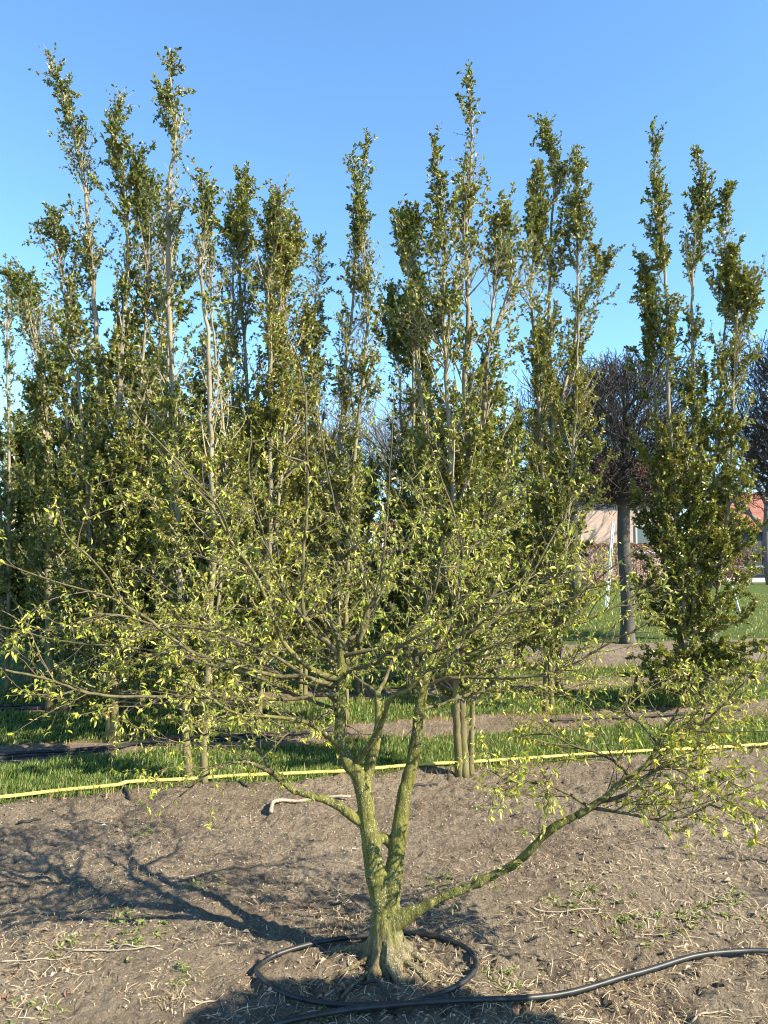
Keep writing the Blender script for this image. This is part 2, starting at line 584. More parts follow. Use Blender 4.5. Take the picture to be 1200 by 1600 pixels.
# ------------------------------------------------------------------ grass blades
rng = np.random.default_rng(11)
def scatter_blades(count, region, h, w, keep, cols):
    x0, x1_, y0, y1_ = region
    x = rng.uniform(x0, x1_, count)
    y = rng.uniform(y0, y1_, count)
    k = keep(x, y)
    k &= np.abs(x) < y * 0.56 + 0.5
    x, y = x[k], y[k]
    n = len(x)
    z = H(x, y)
    p = np.stack([x, y, z - 0.005], 1)
    a = rng.uniform(0, 2 * PI, n)
    lean = rng.uniform(0.1, 0.75, n)
    hh = h * rng.uniform(0.5, 1.3, n) * (0.75 + 0.8 * (vnoise(x * 3, y * 3, 21) + 0.5))
    d = np.stack([np.cos(a) * lean, np.sin(a) * lean, np.ones(n)], 1)
    d /= np.linalg.norm(d, axis=1)[:, None]
    sd = np.stack([-np.sin(a + 0.6), np.cos(a + 0.6), np.zeros(n)], 1)
    ww = (w * rng.uniform(0.6, 1.3, n))[:, None]
    hh = hh[:, None]
    m1 = p + d * hh * 0.55
    tip = p + d * hh * np.array([[1.25, 1.25, 0.93]])
    v = np.stack([p - sd * ww, p + sd * ww, m1 + sd * ww * 0.7, m1 - sd * ww * 0.7, tip], 1).reshape(-1, 3)
    c0 = np.asarray(cols)
    pick = rng.integers(0, len(c0), n)
    c = c0[pick] * rng.uniform(0.75, 1.25, n)[:, None]
    b_ = MB()
    k5 = np.arange(n)[:, None] * 5
    b_.add(v, k5 + np.array([[0, 1, 2, 3]]), np.repeat(c, 5, axis=0))
    b_.more(k5 + np.array([[3, 2, 4]]))
    return b_

GREEN = [(0.101, 0.168, 0.029), (0.126, 0.197, 0.035), (0.160, 0.218, 0.044), (0.076, 0.130, 0.025), (0.277, 0.252, 0.109)]
def in_band(i, soft=0.55):
    a, b_ = BANDS[i]
    def f(x, y):
        u = y - SLOPE * x
        return (grass_amount(x, y) > rng.uniform(0.2, 0.8, len(x))) & (u > (9.3 if i == 3 else a - 0.2)) & (u < b_ + 0.2)
    return f
for i, (cnt, reg, h, w, lab) in enumerate([
        (150000, (-4.2, 4.4, 4.2, 7.6), 0.045, 0.0030, 'short green grass in the strip just behind the yellow hose'),
        (90000, (-5.2, 5.4, 5.8, 9.6), 0.052, 0.0038, 'short green grass in the strip between the first and second pipe rows'),
        (30000, (-5.8, 6.2, 7.2, 11.2), 0.06, 0.0048, 'narrow far strip of green grass before the wide bare soil')]):
    g = scatter_blades(cnt, reg, h, w, in_band(i), GREEN).build('grass', M['grass_blade'], kind='stuff')
    tag(g, lab, 'grass')
g = scatter_blades(60000, (-17, 17, 9.5, 30), 0.055, 0.010, in_band(3),
                   [(0.19, 0.21, 0.05), (0.24, 0.245, 0.065), (0.29, 0.27, 0.09), (0.14, 0.18, 0.04)]).build('lawn_grass', M['grass_blade'], kind='stuff')
tag(g, 'sunlit lawn beyond the bare soil, reaching to the brown hedge', 'lawn')

# tan dead blades along strip edges and in the soil rows
def dead_edge(x, y):
    u = y - SLOPE * x
    e = np.zeros_like(u)
    for q, wd in ((5.42, 0.10), (6.4, 0.13), (7.1, 0.12), (8.2, 0.14), (8.95, 0.12), (9.5, 0.15)):
        e = np.maximum(e, np.exp(-((u - q) / wd) ** 2))
    return rng.uniform(0, 1, len(x)) < e * np.clip(0.45 + 1.3 * vnoise(x * 2, y * 2, 31), 0.05, 1)
g = scatter_blades(60000, (-5, 5.4, 4.3, 10.5), 0.06, 0.0028, dead_edge,
                   [(0.36, 0.24, 0.11), (0.42, 0.32, 0.17), (0.30, 0.17, 0.07), (0.22, 0.20, 0.07)]).build('dead_grass', M['grass_blade'], kind='stuff')
tag(g, 'orange and tan dead grass along the strip edges', 'dead grass')

# ------------------------------------------------------------------ clods, straw, litter
LV = np.array([(1, 0, 0), (0, 1, 0), (-1, 0, 0), (0, -1, 0), (0, 0, 1), (0, 0, -1)], float)
LF = np.array([(0, 1, 4), (1, 2, 4), (2, 3, 4), (3, 0, 4), (1, 0, 5), (2, 1, 5), (3, 2, 5), (0, 3, 5)])
n_c = 44000
x = rng.uniform(-3.6, 3.8, n_c)
y = rng.uniform(2.2, 6.6, n_c)
k = (np.abs(x) < y * 0.56 + 0.3) & (grass_amount(x, y) < 0.3) & (rng.uniform(0, 1, n_c) < 0.35 + 0.9 * (vnoise(x * 1.6, y * 1.6, 41) + 0.5))
x, y = x[k], y[k]
n_c = len(x)
r = 0.0025 + 0.0065 * rng.uniform(0, 1, n_c) ** 4
v = LV[None] * rng.uniform(0.6, 1.35, (n_c, 6, 1)) * r[:, None, None] * np.array([1, 1, 0.7])
v += np.stack([x, y, H(x, y) + r * 0.15], 1)[:, None, :]
c = np.array([0.25, 0.20, 0.145]) * rng.uniform(0.65, 1.3, n_c)[:, None]
mb = MB()
mb.add(v.reshape(-1, 3), (np.arange(n_c)[:, None, None] * 6 + LF[None]).reshape(-1, 3), np.repeat(c, 6, axis=0))
tag(mb.build('soil_crumbs', M['clod'], smooth=False, kind='stuff'), 'loose crumbs of brown soil all over the bare ground', 'soil')

def straw_set(count, region, dens, Lr, w):
    x0, x1_, y0, y1_ = region
    x = rng.uniform(x0, x1_, count)
    y = rng.uniform(y0, y1_, count)
    k = (rng.uniform(0, 1, count) < dens(x, y)) & (np.abs(x) < y * 0.56 + 0.3)
    x, y = x[k], y[k]
    n = len(x)
    a = rng.uniform(0, 2 * PI, n)
    L = rng.uniform(Lr[0], Lr[1], n) * rng.uniform(0.5, 1, n)
    d = np.stack([np.cos(a), np.sin(a)], 1)
    bend = rng.uniform(-0.14, 0.14, n)
    sd = np.stack([-d[:, 1], d[:, 0]], 1)
    pts = []
    lift = rng.uniform(0.001, 0.010, n)
    for t, bb, zz in ((-0.5, 0, 0.0), (-0.15, 1, 0.5), (0.2, 1, 0.9), (0.5, 0, 0.6)):
        q = np.stack([x, y], 1) + d * (t * L)[:, None] + sd * (bend * L * 0.4 * bb)[:, None]
        pts.append(np.column_stack([q, H(q[:, 0], q[:, 1])]))
    za, zb_ = np.maximum(pts[0][:, 2], pts[1][:, 2]), np.maximum(pts[2][:, 2], pts[3][:, 2])
    for q_, f_, zz in zip(pts, (-0.15, 0.3, 0.7, 1.15), (0, 0.5, 0.9, 0.6)):
        q_[:, 2] = za * (1 - f_) + zb_ * f_ + 0.0015 + lift * zz
    cc = np.array([(0.44, 0.34, 0.20), (0.33, 0.25, 0.14), (0.21, 0.15, 0.09), (0.52, 0.43, 0.28)])[rng.integers(0, 4, n)] * rng.uniform(0.75, 1.15, n)[:, None]
    b_ = MB()
    ww = w * rng.uniform(0.6, 1.4, n)
    sd3 = np.column_stack([sd, np.zeros(n)]) * ww[:, None] * 1.3
    for q_ in pts:
        q_[:, 2] += ww * 0.6
    v = np.stack([pts[0] - sd3, pts[0] + sd3, pts[1] - sd3, pts[1] + sd3 + np.array((0, 0, 0.0006)), pts[2] - sd3, pts[2] + sd3 + np.array((0, 0, 0.0006)), pts[3] - sd3 * 0.5, pts[3] + sd3 * 0.5], 1).reshape(-1, 3)
    b_.add(v, (np.arange(n)[:, None, None] * 8 + np.array([[0, 1, 3, 2], [2, 3, 5, 4], [4, 5, 7, 6]])[None]).reshape(-1, 4), np.repeat(cc, 8, axis=0))
    return b_
def straw_d(x, y):
    near = 1 / (1 + np.exp((y - 3.75 - 0.25 * np.clip(x, -1, 2)) / 0.18))
    return np.clip(near * (0.02 + 1.9 * (vnoise(x * 1.5, y * 1.5, 51) + 0.22 + 0.8 * vnoise(x * 5, y * 5, 52))) + 0.03, 0, 1)
tag(straw_set(44000, (-3, 3.2, 2.2, 5.3), straw_d, (0.012, 0.085), 0.0008).build('straw', M['straw'], kind='stuff'), 'scattered pale straw and dry stems on the near soil', 'straw')

def litter(count):
    x = rng.uniform(-2.6, 3, count)
    y = rng.uniform(2.3, 5.2, count)
    k = rng.uniform(0, 1, count) < np.clip(straw_d(x, y) * 0.9 + 0.08, 0, 1)
    x, y = x[k], y[k]
    n = len(x)
    p = np.stack([x, y, H(x, y) + rng.uniform(0.003, 0.010, n)], 1)
    a = rng.uniform(0, 2 * PI, n)
    d = np.stack([np.cos(a), np.sin(a), rng.uniform(-0.1, 0.35, n)], 1)
    up = np.stack([rng.normal(0, 0.5, n), rng.normal(0, 0.5, n), np.ones(n)], 1)
    c = np.array([(0.26, 0.18, 0.11), (0.36, 0.27, 0.18), (0.17, 0.11, 0.07), (0.45, 0.38, 0.28)])[rng.integers(0, 4, n)]
    b_ = MB()
    L = rng.uniform(0.012, 0.036, n)
    b_.leaves(p, d, up, L, L * 0.5, c, 0.3, True, 0.35)
    return b_
tag(litter(2600).build('leaf_litter', M['dry_leaf'], kind='stuff'), 'small dry brown leaves littering the near soil', 'leaf litter')

# ------------------------------------------------------------------ branch growth helpers
R = random.Random(4)

def cross(a, b):
    return np.array((a[1] * b[2] - a[2] * b[1], a[2] * b[0] - a[0] * b[2], a[0] * b[1] - a[1] * b[0]))

def rot_about(v, axis_, ang):
    a = axis_ / (math.sqrt(axis_.dot(axis_)) + 1e-9)
    return v * math.cos(ang) + cross(a, v) * math.sin(ang) + a * a.dot(v) * (1 - math.cos(ang))

def rvec(s=1.0):
    return np.array((R.gauss(0, s), R.gauss(0, s), R.gauss(0, s)))

def grow(start, d, length, n, wob, lift):
    """a wandering twig: n+1 points"""
    p = np.array(start, float)
    d = np.array(d, float)
    d /= np.linalg.norm(d)
    out = [p.copy()]
    st = length / n
    for _ in range(n):
        d = d + rvec(wob)
        d[2] += lift
        d /= math.sqrt(d.dot(d))
        p = p + d * st
        out.append(p.copy())
    return np.array(out)

def off_dir(t, lo, hi):
    """a direction leaving t at an angle between lo and hi degrees"""
    t = t / np.linalg.norm(t)
    ax = cross(t, rvec())
    return rot_about(t, ax, math.radians(R.uniform(lo, hi)))

# ------------------------------------------------------------------ the multi-stemmed front tree
Y0 = 3.02
base = P(603, 1480, Y0)
base[2] = Hs(base[0], base[1])
front = thing('multi_stem_tree', 'wide low multi-stemmed tree with fresh yellow-green leaves inside the black hose ring', 'tree', tuple(base))

def pxr(w, Y=Y0):
    return w / 2 / FPX * Y

def limb3(pix, dep, n=None):
    """pixel polyline + depth offsets -> smooth 3-D curve"""
    k = len(pix)
    dd = np.interp(np.linspace(0, 1, k), np.linspace(0, 1, len(dep)), dep)
    dd = np.where(dd < -0.2, -0.2 + (dd + 0.2) * 0.6, dd)
    pts = [P(x, y, Y0 + o) for (x, y), o in zip(pix, dd)]
    L = plen(np.array(pts))
    return spline(pts, n or max(6, int(L / 0.035)))

# trunk, both stems and the thick lower limbs, fused into one surface
core = MB()
def core_tube(pix, dep, w0, w1, sides=14, power=1.0):
    c = limb3(pix, dep)
    t = np.linspace(0, 1, len(c)) ** power
    core.tube(c, pxr(w0) + (pxr(w1) - pxr(w0)) * t, sides)
    return c
z0 = base[2]
tr = spline([(base[0] + 0.012, Y0, z0 - 0.08), (base[0] + 0.006, Y0, z0 + 0.03), (base[0] + 0.0, Y0, z0 + 0.08), (base[0] - 0.002, Y0, z0 + 0.14), (base[0] - 0.003, Y0, z0 + 0.19)], 30)
zz = tr[:, 2] - z0
core.tube(tr, 0.064 + 0.052 * np.exp(-np.clip(zz, 0, 1) / 0.055) - 0.012 * np.clip(zz / 0.2, 0, 1), 20)
left_stem = core_tube([(598, 1425), (584, 1352), (575, 1290), (569, 1240), (560, 1212), (547, 1196), (535, 1172), (529, 1150), (533, 1120), (534, 1070), (534, 1030), (531, 1000)],
                      (0, -0.02, 0.0, 0.05), 31, 12)
core_tube([(569, 1245), (574, 1215), (583, 1180), (590, 1147), (592, 1110), (590, 1080)], (0.0, 0.06, 0.15), 20, 11)
right_stem = core_tube([(609, 1425), (617, 1352), (624, 1295), (630, 1250), (638, 1215), (650, 1157), (657, 1100), (667, 1053), (678, 1018)], (0, 0.03, 0.08, 0.12), 29, 13)
core_tube([(612, 1320), (604, 1312), (596, 1306), (588, 1318)], (0.03, 0.02, 0.0), 15, 14)
right_low = core_tube([(612, 1432), (640, 1426), (690, 1402), (733, 1385), (775, 1366), (813, 1343), (840, 1316), (866, 1292), (901, 1274)], (0, -0.06, -0.16), 16, 10.5)
core_tube([(598, 1446), (622, 1436), (648, 1424), (676, 1410)], (0, -0.03, -0.06), 44, 12, power=0.8)
left_low = core_tube([(574, 1290), (556, 1280), (528, 1258), (493, 1245), (460, 1236), (438, 1218), (425, 1206)], (0, -0.08, -0.12), 16, 9)
for k_, (ang, ln, r0_, z_) in enumerate([(-72, 0.18, 0.036, 0.085), (-118, 0.16, 0.022, 0.045), (-10, 0.19, 0.028, 0.06), (40, 0.16, 0.026, 0.06), (100, 0.15, 0.026, 0.06), (165, 0.22, 0.026, 0.06), (212, 0.26, 0.016, 0.05), (232, 0.30, 0.010, 0.03), (-95, 0.26, 0.010, 0.02), (-40, 0.20, 0.018, 0.035)]):
    a_ = math.radians(ang)
    dx, dy = math.cos(a_), math.sin(a_)
    w_ = 0.03 * math.sin(k_ * 2.1)
    pr = [(base[0] + dx * q - dy * w_ * f, Y0 + dy * q + dx * w_ * f, z0 + h_) for q, h_, f in
          ((0.020, z_ + 0.06, 0), (0.068, z_ * 0.85, 0.2), (0.112, z_ * 0.42 + 0.006, 0.5), (ln * 0.8 + 0.02, 0.010, 0.8), (ln + 0.03, -0.008, 1), (ln + 0.10, -0.05, 1))]
    c_ = spline(pr, 16)
    core.tube(c_, r0_ * (1 - 0.62 * np.linspace(0, 1, 16)), 8)
tmp = core.build('trunk_raw', None)
md = tmp.modifiers.new('fuse', 'REMESH')
md.mode = 'VOXEL'
md.voxel_size = 0.0055
md2 = tmp.modifiers.new('soft', 'SMOOTH')
md2.iterations = 5
md2.factor = 0.5
dg = bpy.context.evaluated_depsgraph_get()
me = bpy.data.meshes.new_from_object(tmp.evaluated_get(dg))
bpy.data.objects.remove(tmp)
nv = len(me.vertices)
co = np.zeros(nv * 3, np.float32)
no = np.zeros(nv * 3, np.float32)
me.vertices.foreach_get('co', co)
me.vertices.foreach_get('normal', no)
co, no = co.reshape(-1, 3).astype(float), no.reshape(-1, 3)
an = np.arctan2(co[:, 1] - Y0, co[:, 0] - base[0])
low = np.clip(1 - (co[:, 2] - z0) / 0.2, 0, 1)
dis = 0.006 * vnoise(co[:, 0] * 25 + co[:, 1] * 11, co[:, 2] * 16, 3) + 0.004 * vnoise(co[:, 0] * 60 + co[:, 1] * 40, co[:, 2] * 30, 8) \
    + low ** 2 * 0.040 * vnoise(an * 4.5, co[:, 2] * 3, 14) + low * 0.018 * vnoise(an * 12, co[:, 2] * 5, 15) + low * 0.006 * vnoise(an * 30, co[:, 2] * 9, 16)
co += no * dis[:, None]
co -= base
me.vertices.foreach_set('co', co.astype(np.float32).ravel())
me.polygons.foreach_set('use_smooth', np.ones(len(me.polygons), bool))
me.update()
trunk = bpy.data.objects.new('trunk', me)
COL.objects.link(trunk)
trunk.parent = front
# bark: grey-brown and fissured near the ground, green with algae and pale lichen above
m, n, l, b = mat('trunk_bark')
tc = n.new('ShaderNodeTexCoord')
mp = n.new('ShaderNodeMapping')
mp.inputs['Scale'].default_value = (1, 1, 0.3)
l.new(tc.outputs['Object'], mp.inputs[0])
a1 = noise_node(n, l, 17, 8, 0.75, mp.outputs[0])
gr = ramp(n, l, a1.outputs[0], [(0.30, (0.052, 0.050, 0.015)), (0.45, (0.112, 0.109, 0.026)), (0.58, (0.160, 0.155, 0.036)), (0.75, (0.220, 0.208, 0.088))]).outputs[0]
a2 = noise_node(n, l, 34, 7, 0.75, mp.outputs[0])
br = ramp(n, l, a2.outputs[0], [(0.36, (0.055, 0.042, 0.022)), (0.5, (0.15, 0.122, 0.066)), (0.66, (0.27, 0.23, 0.13))]).outputs[0]
sp = n.new('ShaderNodeSeparateXYZ')
l.new(tc.outputs['Object'], sp.inputs[0])
ad = n.new('ShaderNodeMath')
ad.operation = 'MULTIPLY_ADD'
l.new(a2.outputs[0], ad.inputs[0])
ad.inputs[1].default_value = -0.15
l.new(sp.outputs['Z'], ad.inputs[2])
fz = ramp(n, l, ad.outputs[0], [(0.0, (1, 1, 1)), (0.04, (0.5, 0.5, 0.5)), (0.12, (0, 0, 0))]).outputs[0]
cc_ = mixc(n, l, fz, gr, br)
sv = noise_node(n, l, 150, 3, 0.7, tc.outputs['Object'])
pv = noise_node(n, l, 9, 3, 0.6, tc.outputs['Object'])
lm = n.new('ShaderNodeMath')
lm.operation = 'MULTIPLY'
l.new(ramp(n, l, sv.outputs[0], [(0.57, (0, 0, 0)), (0.62, (1, 1, 1))]).outputs[0], lm.inputs[0])
l.new(ramp(n, l, pv.outputs[0], [(0.42, (0.1, 0.1, 0.1)), (0.58, (1, 1, 1))]).outputs[0], lm.inputs[1])
cc_ = mixc(n, l, lm.outputs[0], cc_, (0.42, 0.42, 0.31))
l.new(cc_, b.inputs['Base Color'])
b.inputs['Roughness'].default_value = 0.85
b.inputs['Specular IOR Level'].default_value = 0.2
hb = noise_node(n, l, 75, 5, 0.7, mp.outputs[0])
bump(n, l, b, hb.outputs[0], 0.9, 0.02)
me.materials.clear()
me.materials.append(m)

# traced limbs: pixels, depth offsets from the trunk, start and end width in pixels, where side twigs begin
LIMBS = [
    ([(425, 1208), (408, 1199), (380, 1190), (345, 1196), (310, 1215), (275, 1240)], (-.12, -.25, -.35), 10, 3, 0.15),
    ([(425, 1208), (415, 1190), (395, 1165), (360, 1150), (320, 1150), (270, 1165), (215, 1155)], (-.12, -.05, .05), 8, 3, 0.2),
    ([(553, 1198), (575, 1166), (594, 1130), (607, 1092), (640, 1072), (668, 1046), (715, 1030), (770, 1010), (850, 990), (940, 960), (1010, 925)], (0, -.18, -.35, -.45), 15, 3, 0.4),
    ([(533, 1165), (520, 1158), (500, 1142), (472, 1126), (430, 1118), (380, 1112), (330, 1090)], (0, -.15, -.3, -.5), 14, 4, 0.35),
    ([(530, 1122), (518, 1112), (493, 1117), (465, 1127), (440, 1143), (420, 1165)], (0.02, -.2, -.35), 8, 3, 0.3),
    ([(533, 1085), (500, 1086), (450, 1094), (400, 1092), (330, 1091), (260, 1088), (190, 1085), (140, 1080), (100, 1067), (50, 1052), (-30, 1035)], (0.02, -.25, -.5, -.7), 9, 4, 0.35),
    ([(530, 1072), (505, 1068), (470, 1058), (427, 1057), (380, 1044), (350, 1033), (297, 1020), (265, 1000), (238, 979), (210, 960), (183, 943), (120, 925), (60, 905), (-30, 870)], (0.03, -.1, -.3, -.5), 12, 3, 0.3),
    ([(210, 960), (185, 935), (165, 905), (135, 870), (103, 842), (95, 825)], (-.42, -.55, -.65), 5, 2.5, 0.2),
    ([(532, 1062), (510, 1056), (487, 1046), (460, 1026), (440, 1003), (421, 960), (408, 928), (382, 880), (360, 853), (332, 802), (300, 760), (270, 720)], (0.03, 0.0, -.1, -.15), 15, 4, 0.3),
    ([(360, 853), (352, 820), (330, 780), (290, 735), (255, 700), (225, 665), (205, 640)], (-.05, -.3, -.6), 6, 3, 0.2),
    ([(531, 1022), (512, 1004), (493, 993), (480, 972), (473, 940), (474, 885), (480, 830), (484, 760), (485, 692), (482, 605), (476, 566), (462, 535)], (.05, .0, -.1), 13, 3, 0.25),
    ([(485, 740), (478, 720), (455, 714), (435, 705), (420, 690)], (-.08, -.2), 5, 2.5, 0.2),
    ([(532, 1005), (524, 990), (517, 975), (512, 940), (530, 905), (520, 870)], (.05, .2, .4), 13, 4, 0.3),
    ([(558, 1012), (572, 960), (590, 930), (600, 880), (605, 805), (610, 740), (612, 660)], (.08, .0, -.1), 9, 2.5, 0.25),
    ([(545, 1000), (575, 975), (565, 890), (540, 835), (520, 790), (507, 717), (497, 655)], (.06, .25, .4), 9, 3, 0.25),
    ([(535, 1028), (548, 1020), (567, 1015), (593, 1012), (620, 1000), (643, 980), (667, 950), (680, 923), (688, 890), (705, 850)], (.04, -.05, -.2), 11, 4, 0.25),
    ([(534, 1060), (555, 1045), (580, 1040), (600, 1025), (640, 1000), (700, 960), (760, 930), (820, 905), (880, 890)], (.04, -.2, -.4, -.5), 9, 3, 0.3),
    ([(677, 1022), (690, 1000), (705, 965), (716, 930), (720, 900), (721, 850), (712, 800), (694, 740), (678, 690), (674, 655)], (.12, .2, .15), 11, 2.5, 0.25),
    ([(720, 870), (727, 834), (748, 822), (766, 806), (780, 770), (796, 728)], (.18, .1), 5, 2.5, 0.2),
    ([(677, 1022), (700, 1010), (745, 985), (790, 940), (830, 880), (860, 820), (880, 780)], (.12, .3, .5), 11, 3, 0.25),
    ([(660, 1075), (700, 1060), (760, 1060), (820, 1058), (880, 1048), (950, 1010), (1025, 968)], (.1, .0, -.1), 10, 3, 0.25),
    ([(655, 1110), (690, 1100), (730, 1085), (775, 1080), (830, 1085), (880, 1075), (930, 1060)], (.1, .25, .4), 9, 3, 0.25),
    ([(590, 1085), (580, 1072), (562, 1062), (540, 1040), (500, 985), (440, 930), (400, 900), (340, 880), (280, 850)], (.15, .4, .7), 11, 3, 0.3),
    ([(590, 1085), (605, 1050), (630, 1010), (660, 960), (690, 900), (730, 860), (790, 830)], (.15, .45, .8), 10, 3, 0.3),
    ([(533, 1100), (500, 1080), (440, 1060), (380, 1020), (320, 980), (270, 930), (220, 890)], (.03, .3, .6), 9, 3, 0.3),
    ([(534, 1050), (560, 1010), (580, 960), (610, 900), (640, 840), (660, 790), (640, 745)], (.05, .5, .9), 8, 3, 0.3),
    ([(534, 1090), (480, 1060), (420, 1020), (330, 985), (250, 975), (160, 960), (80, 985), (20, 960)], (.03, -.1, -.3), 9, 3, 0.35),
    ([(530, 1110), (470, 1090), (400, 1060), (310, 1040), (230, 1020), (150, 1010), (60, 995), (-20, 975)], (.03, .2, .3), 9, 3, 0.35),
    ([(480, 972), (440, 915), (420, 860), (405, 800), (395, 740), (400, 690)], (-.05, .2, .4), 7, 3, 0.25),
    ([(600, 1015), (640, 1025), (700, 1010), (760, 965), (820, 950), (890, 930), (950, 880)], (.0, -.3, -.5), 8, 3, 0.25),
    ([(901, 1275), (939, 1252), (967, 1225), (1009, 1196), (1027, 1163), (1045, 1135), (1060, 1112), (1075, 1070)], (-.16, -.12, -.08), 15, 4, 0.15),
    ([(939, 1252), (985, 1240), (1030, 1205), (1060, 1200), (1100, 1205), (1130, 1215)], (-.13, -.3), 9, 3, 0.1),
    ([(925, 1262), (970, 1270), (1032, 1280), (1080, 1268), (1115, 1250), (1140, 1238)], (-.14, -.35), 8, 3, 0.1),
    ([(1009, 1198), (1060, 1160), (1090, 1140), (1120, 1110), (1145, 1085), (1168, 1058)], (-.1, -.2), 6, 2.5, 0.1),
    ([(985, 1215), (960, 1190), (930, 1175), (890, 1165), (860, 1150), (830, 1150)], (-.12, -.02), 7, 3, 0.15),
    ([(925, 1262), (880, 1240), (840, 1225), (800, 1225), (760, 1210)], (-.14, -.3), 7, 3, 0.15),
    ([(1040, 1150), (1080, 1135), (1130, 1125), (1190, 1105)], (-.09, .1), 6, 3, 0.1),
    ([(1030, 1165), (1000, 1130), (980, 1110), (1010, 1080), (1045, 1060)], (-.09, .15), 5, 2.5, 0.2),
]
twig = MB()
LP, LD, LU, LL, LC = [], [], [], [], []
LEAFC = np.array([(0.334, 0.370, 0.040), (0.422, 0.422, 0.062), (0.264, 0.317, 0.037), (0.475, 0.431, 0.106), (0.176, 0.220, 0.035), (0.334, 0.264, 0.070)])

def sprig(p, t, nleaf, size=1.0):
    if p[2] < 0.95 and p[0] > 0.45:
        size = 1.3                             # the low right limb is further in leaf
    for _ in range(nleaf):
        d = t * 0.45 + rvec(0.55) + np.array((0, 0, -0.30))
        u = rvec(0.6) + np.array((0, 0, 0.8))
        LP.append(p + rvec(0.003))
        LD.append(d)
        LU.append(u)
        LL.append((0.012 + 0.019 * R.random() ** 1.5) * size)
        LC.append(LEAFC[min(5, int(R.random() ** 1.3 * 6))] * R.uniform(0.8, 1.2))

def leafy_twig(pts, r0, dens=1.0, from_=0.15):
    twig.tube(pts, np.linspace(r0, 0.0008, len(pts)), 3, cap=False)
    L = plen(pts)
    k = max(1, int(L / 0.037 * dens))
    for q in range(k):
        f = from_ + (1 - from_) * (q + R.random()) / k
        i = min(len(pts) - 2, int(f * (len(pts) - 1)))
        w = f * (len(pts) - 1) - i
        sprig(pts[i] * (1 - w) + pts[i + 1] * w, pts[i + 1] - pts[i], R.choice((1, 2, 2, 3)))
    t = pts[-1] - pts[-2]
    sprig(pts[-1], t / (np.linalg.norm(t) + 1e-9), R.choice((3, 4)))

for pix, dep, w0, w1, s0 in LIMBS:
    c = limb3(pix, dep)
    c[2:] += np.cumsum(np.array([rvec(0.0022) for _ in range(len(c) - 2)]), axis=0)
    mbl = MB()
    w0, w1 = w0 * 0.78, w1 * 0.72
    mbl.tube(c, pxr(w0) + (pxr(w1) - pxr(w0)) * np.linspace(0, 1, len(c)) ** 0.7, 8)
    mbl.build('branch', M['branch_bark'] if w0 < 10.5 else M['green_bark'], front, base, True)
    L = plen(c)
    ns = max(6, int(L / (0.030 if c[0][2] < 0.85 and c[0][0] > 0.4 else 0.048)))
    for q in range(ns):
        f = s0 + (1 - s0) * (q + R.random()) / ns
        i = min(len(c) - 2, int(f * (len(c) - 1)))
        t = c[i + 1] - c[i]
        t /= np.linalg.norm(t)
        d = off_dir(t, 30, 65)
        d[2] = d[2] * 0.55 + 0.10
        ln = R.uniform(0.12, 0.42) * (1.1 - 0.45 * f)
        if c[i][0] / c[i][1] < -0.30 and R.random() < 0.5:
            continue                           # and so is its left fringe
        if c[i][2] > 1.6 and R.random() < min(0.8, (c[i][2] - 1.6) * 2.0):
            continue                           # the top of the crown is thin
        sec = grow(c[i], d, ln, 6, 0.13, 0.015)
        if sec[-1][1] < 1.75:
            continue
        leafy_twig(sec, 0.0029, 0.75, 0.3)
        for w in range(max(1, int(ln / 0.085))):
            j = R.randint(1, 5)
            td = off_dir(sec[j] - sec[j - 1], 30, 60)
            leafy_twig(grow(sec[j], td, R.uniform(0.05, 0.16), 4, 0.15, 0.0), 0.0015)
    t = c[-1] - c[-2]
    leafy_twig(grow(c[-1], t, 0.12, 4, 0.1, 0.02), pxr(w1), 1.2)
# a few epicormic sprouts on the stems and the low limb
for c in (right_low, left_low):
    for q in range(9):
        i = R.randint(6, len(c) - 2)
        leafy_twig(grow(c[i], rvec(0.7) + np.array((0, -0.3, 0.3)), R.uniform(0.03, 0.09), 3, 0.2, 0.0), 0.0018)
for c in (left_stem, right_stem):
    for q in range(10):
        i = R.randint(len(c) // 2, len(c) - 2)
        leafy_twig(grow(c[i], rvec(0.7) + np.array((0, -0.3, 0.2)), R.uniform(0.05, 0.22), 4, 0.2, 0.0), 0.0022, 0.8)
twig.build('twigs', M['twig_bark'], front, base, True, 'stuff')
LP, LD, LU, LL, LC = map(np.array, (LP, LD, LU, LL, LC))
print('front tree leaves', len(LP))
# the 300 leaves nearest to the camera are leaves of their own, the rest one mass
dist = np.linalg.norm(LP - np.array((0, 0, CAMH)), axis=1) / LL
vis = np.abs(LP[:, 0]) < LP[:, 1] * 0.5
order = np.argsort(np.where(vis, dist, 1e9))
near, rest = order[:300], order[300:]
fo = MB()
fo.leaves(LP[rest], LD[rest], LU[rest], LL[rest], LL[rest] * 0.34, LC[rest], 0.20, True, 0.22)
fo.build('foliage', M['young_leaf'], front, base, False, 'stuff')
lv = []
for k_ in range(6):
    q = MB()
    q.leaves([(0, 0, 0)], [(0, 1, 0)], [(0, 0, 1)], 1.0, 0.36 + 0.02 * k_, LEAFC[k_][None], 0.16 + 0.03 * k_, True, 0.15 + 0.04 * k_)
    me = q.mesh('leaf')
    me.materials.append(M['young_leaf'])
    lv.append(me)
for k_ in near:
    d = Vector(LD[k_]).normalized()
    s_ = d.cross(Vector(LU[k_])).normalized()
    u_ = s_.cross(d)
    o = bpy.data.objects.new('leaf', lv[R.randrange(6)])
    COL.objects.link(o)
    o.parent = front
    mt = Matrix((s_, d, u_)).transposed().to_4x4()
    o.matrix_local = Matrix.Translation(Vector(LP[k_] - base)) @ mt @ Matrix.Diagonal((LL[k_],) * 3 + (1,))

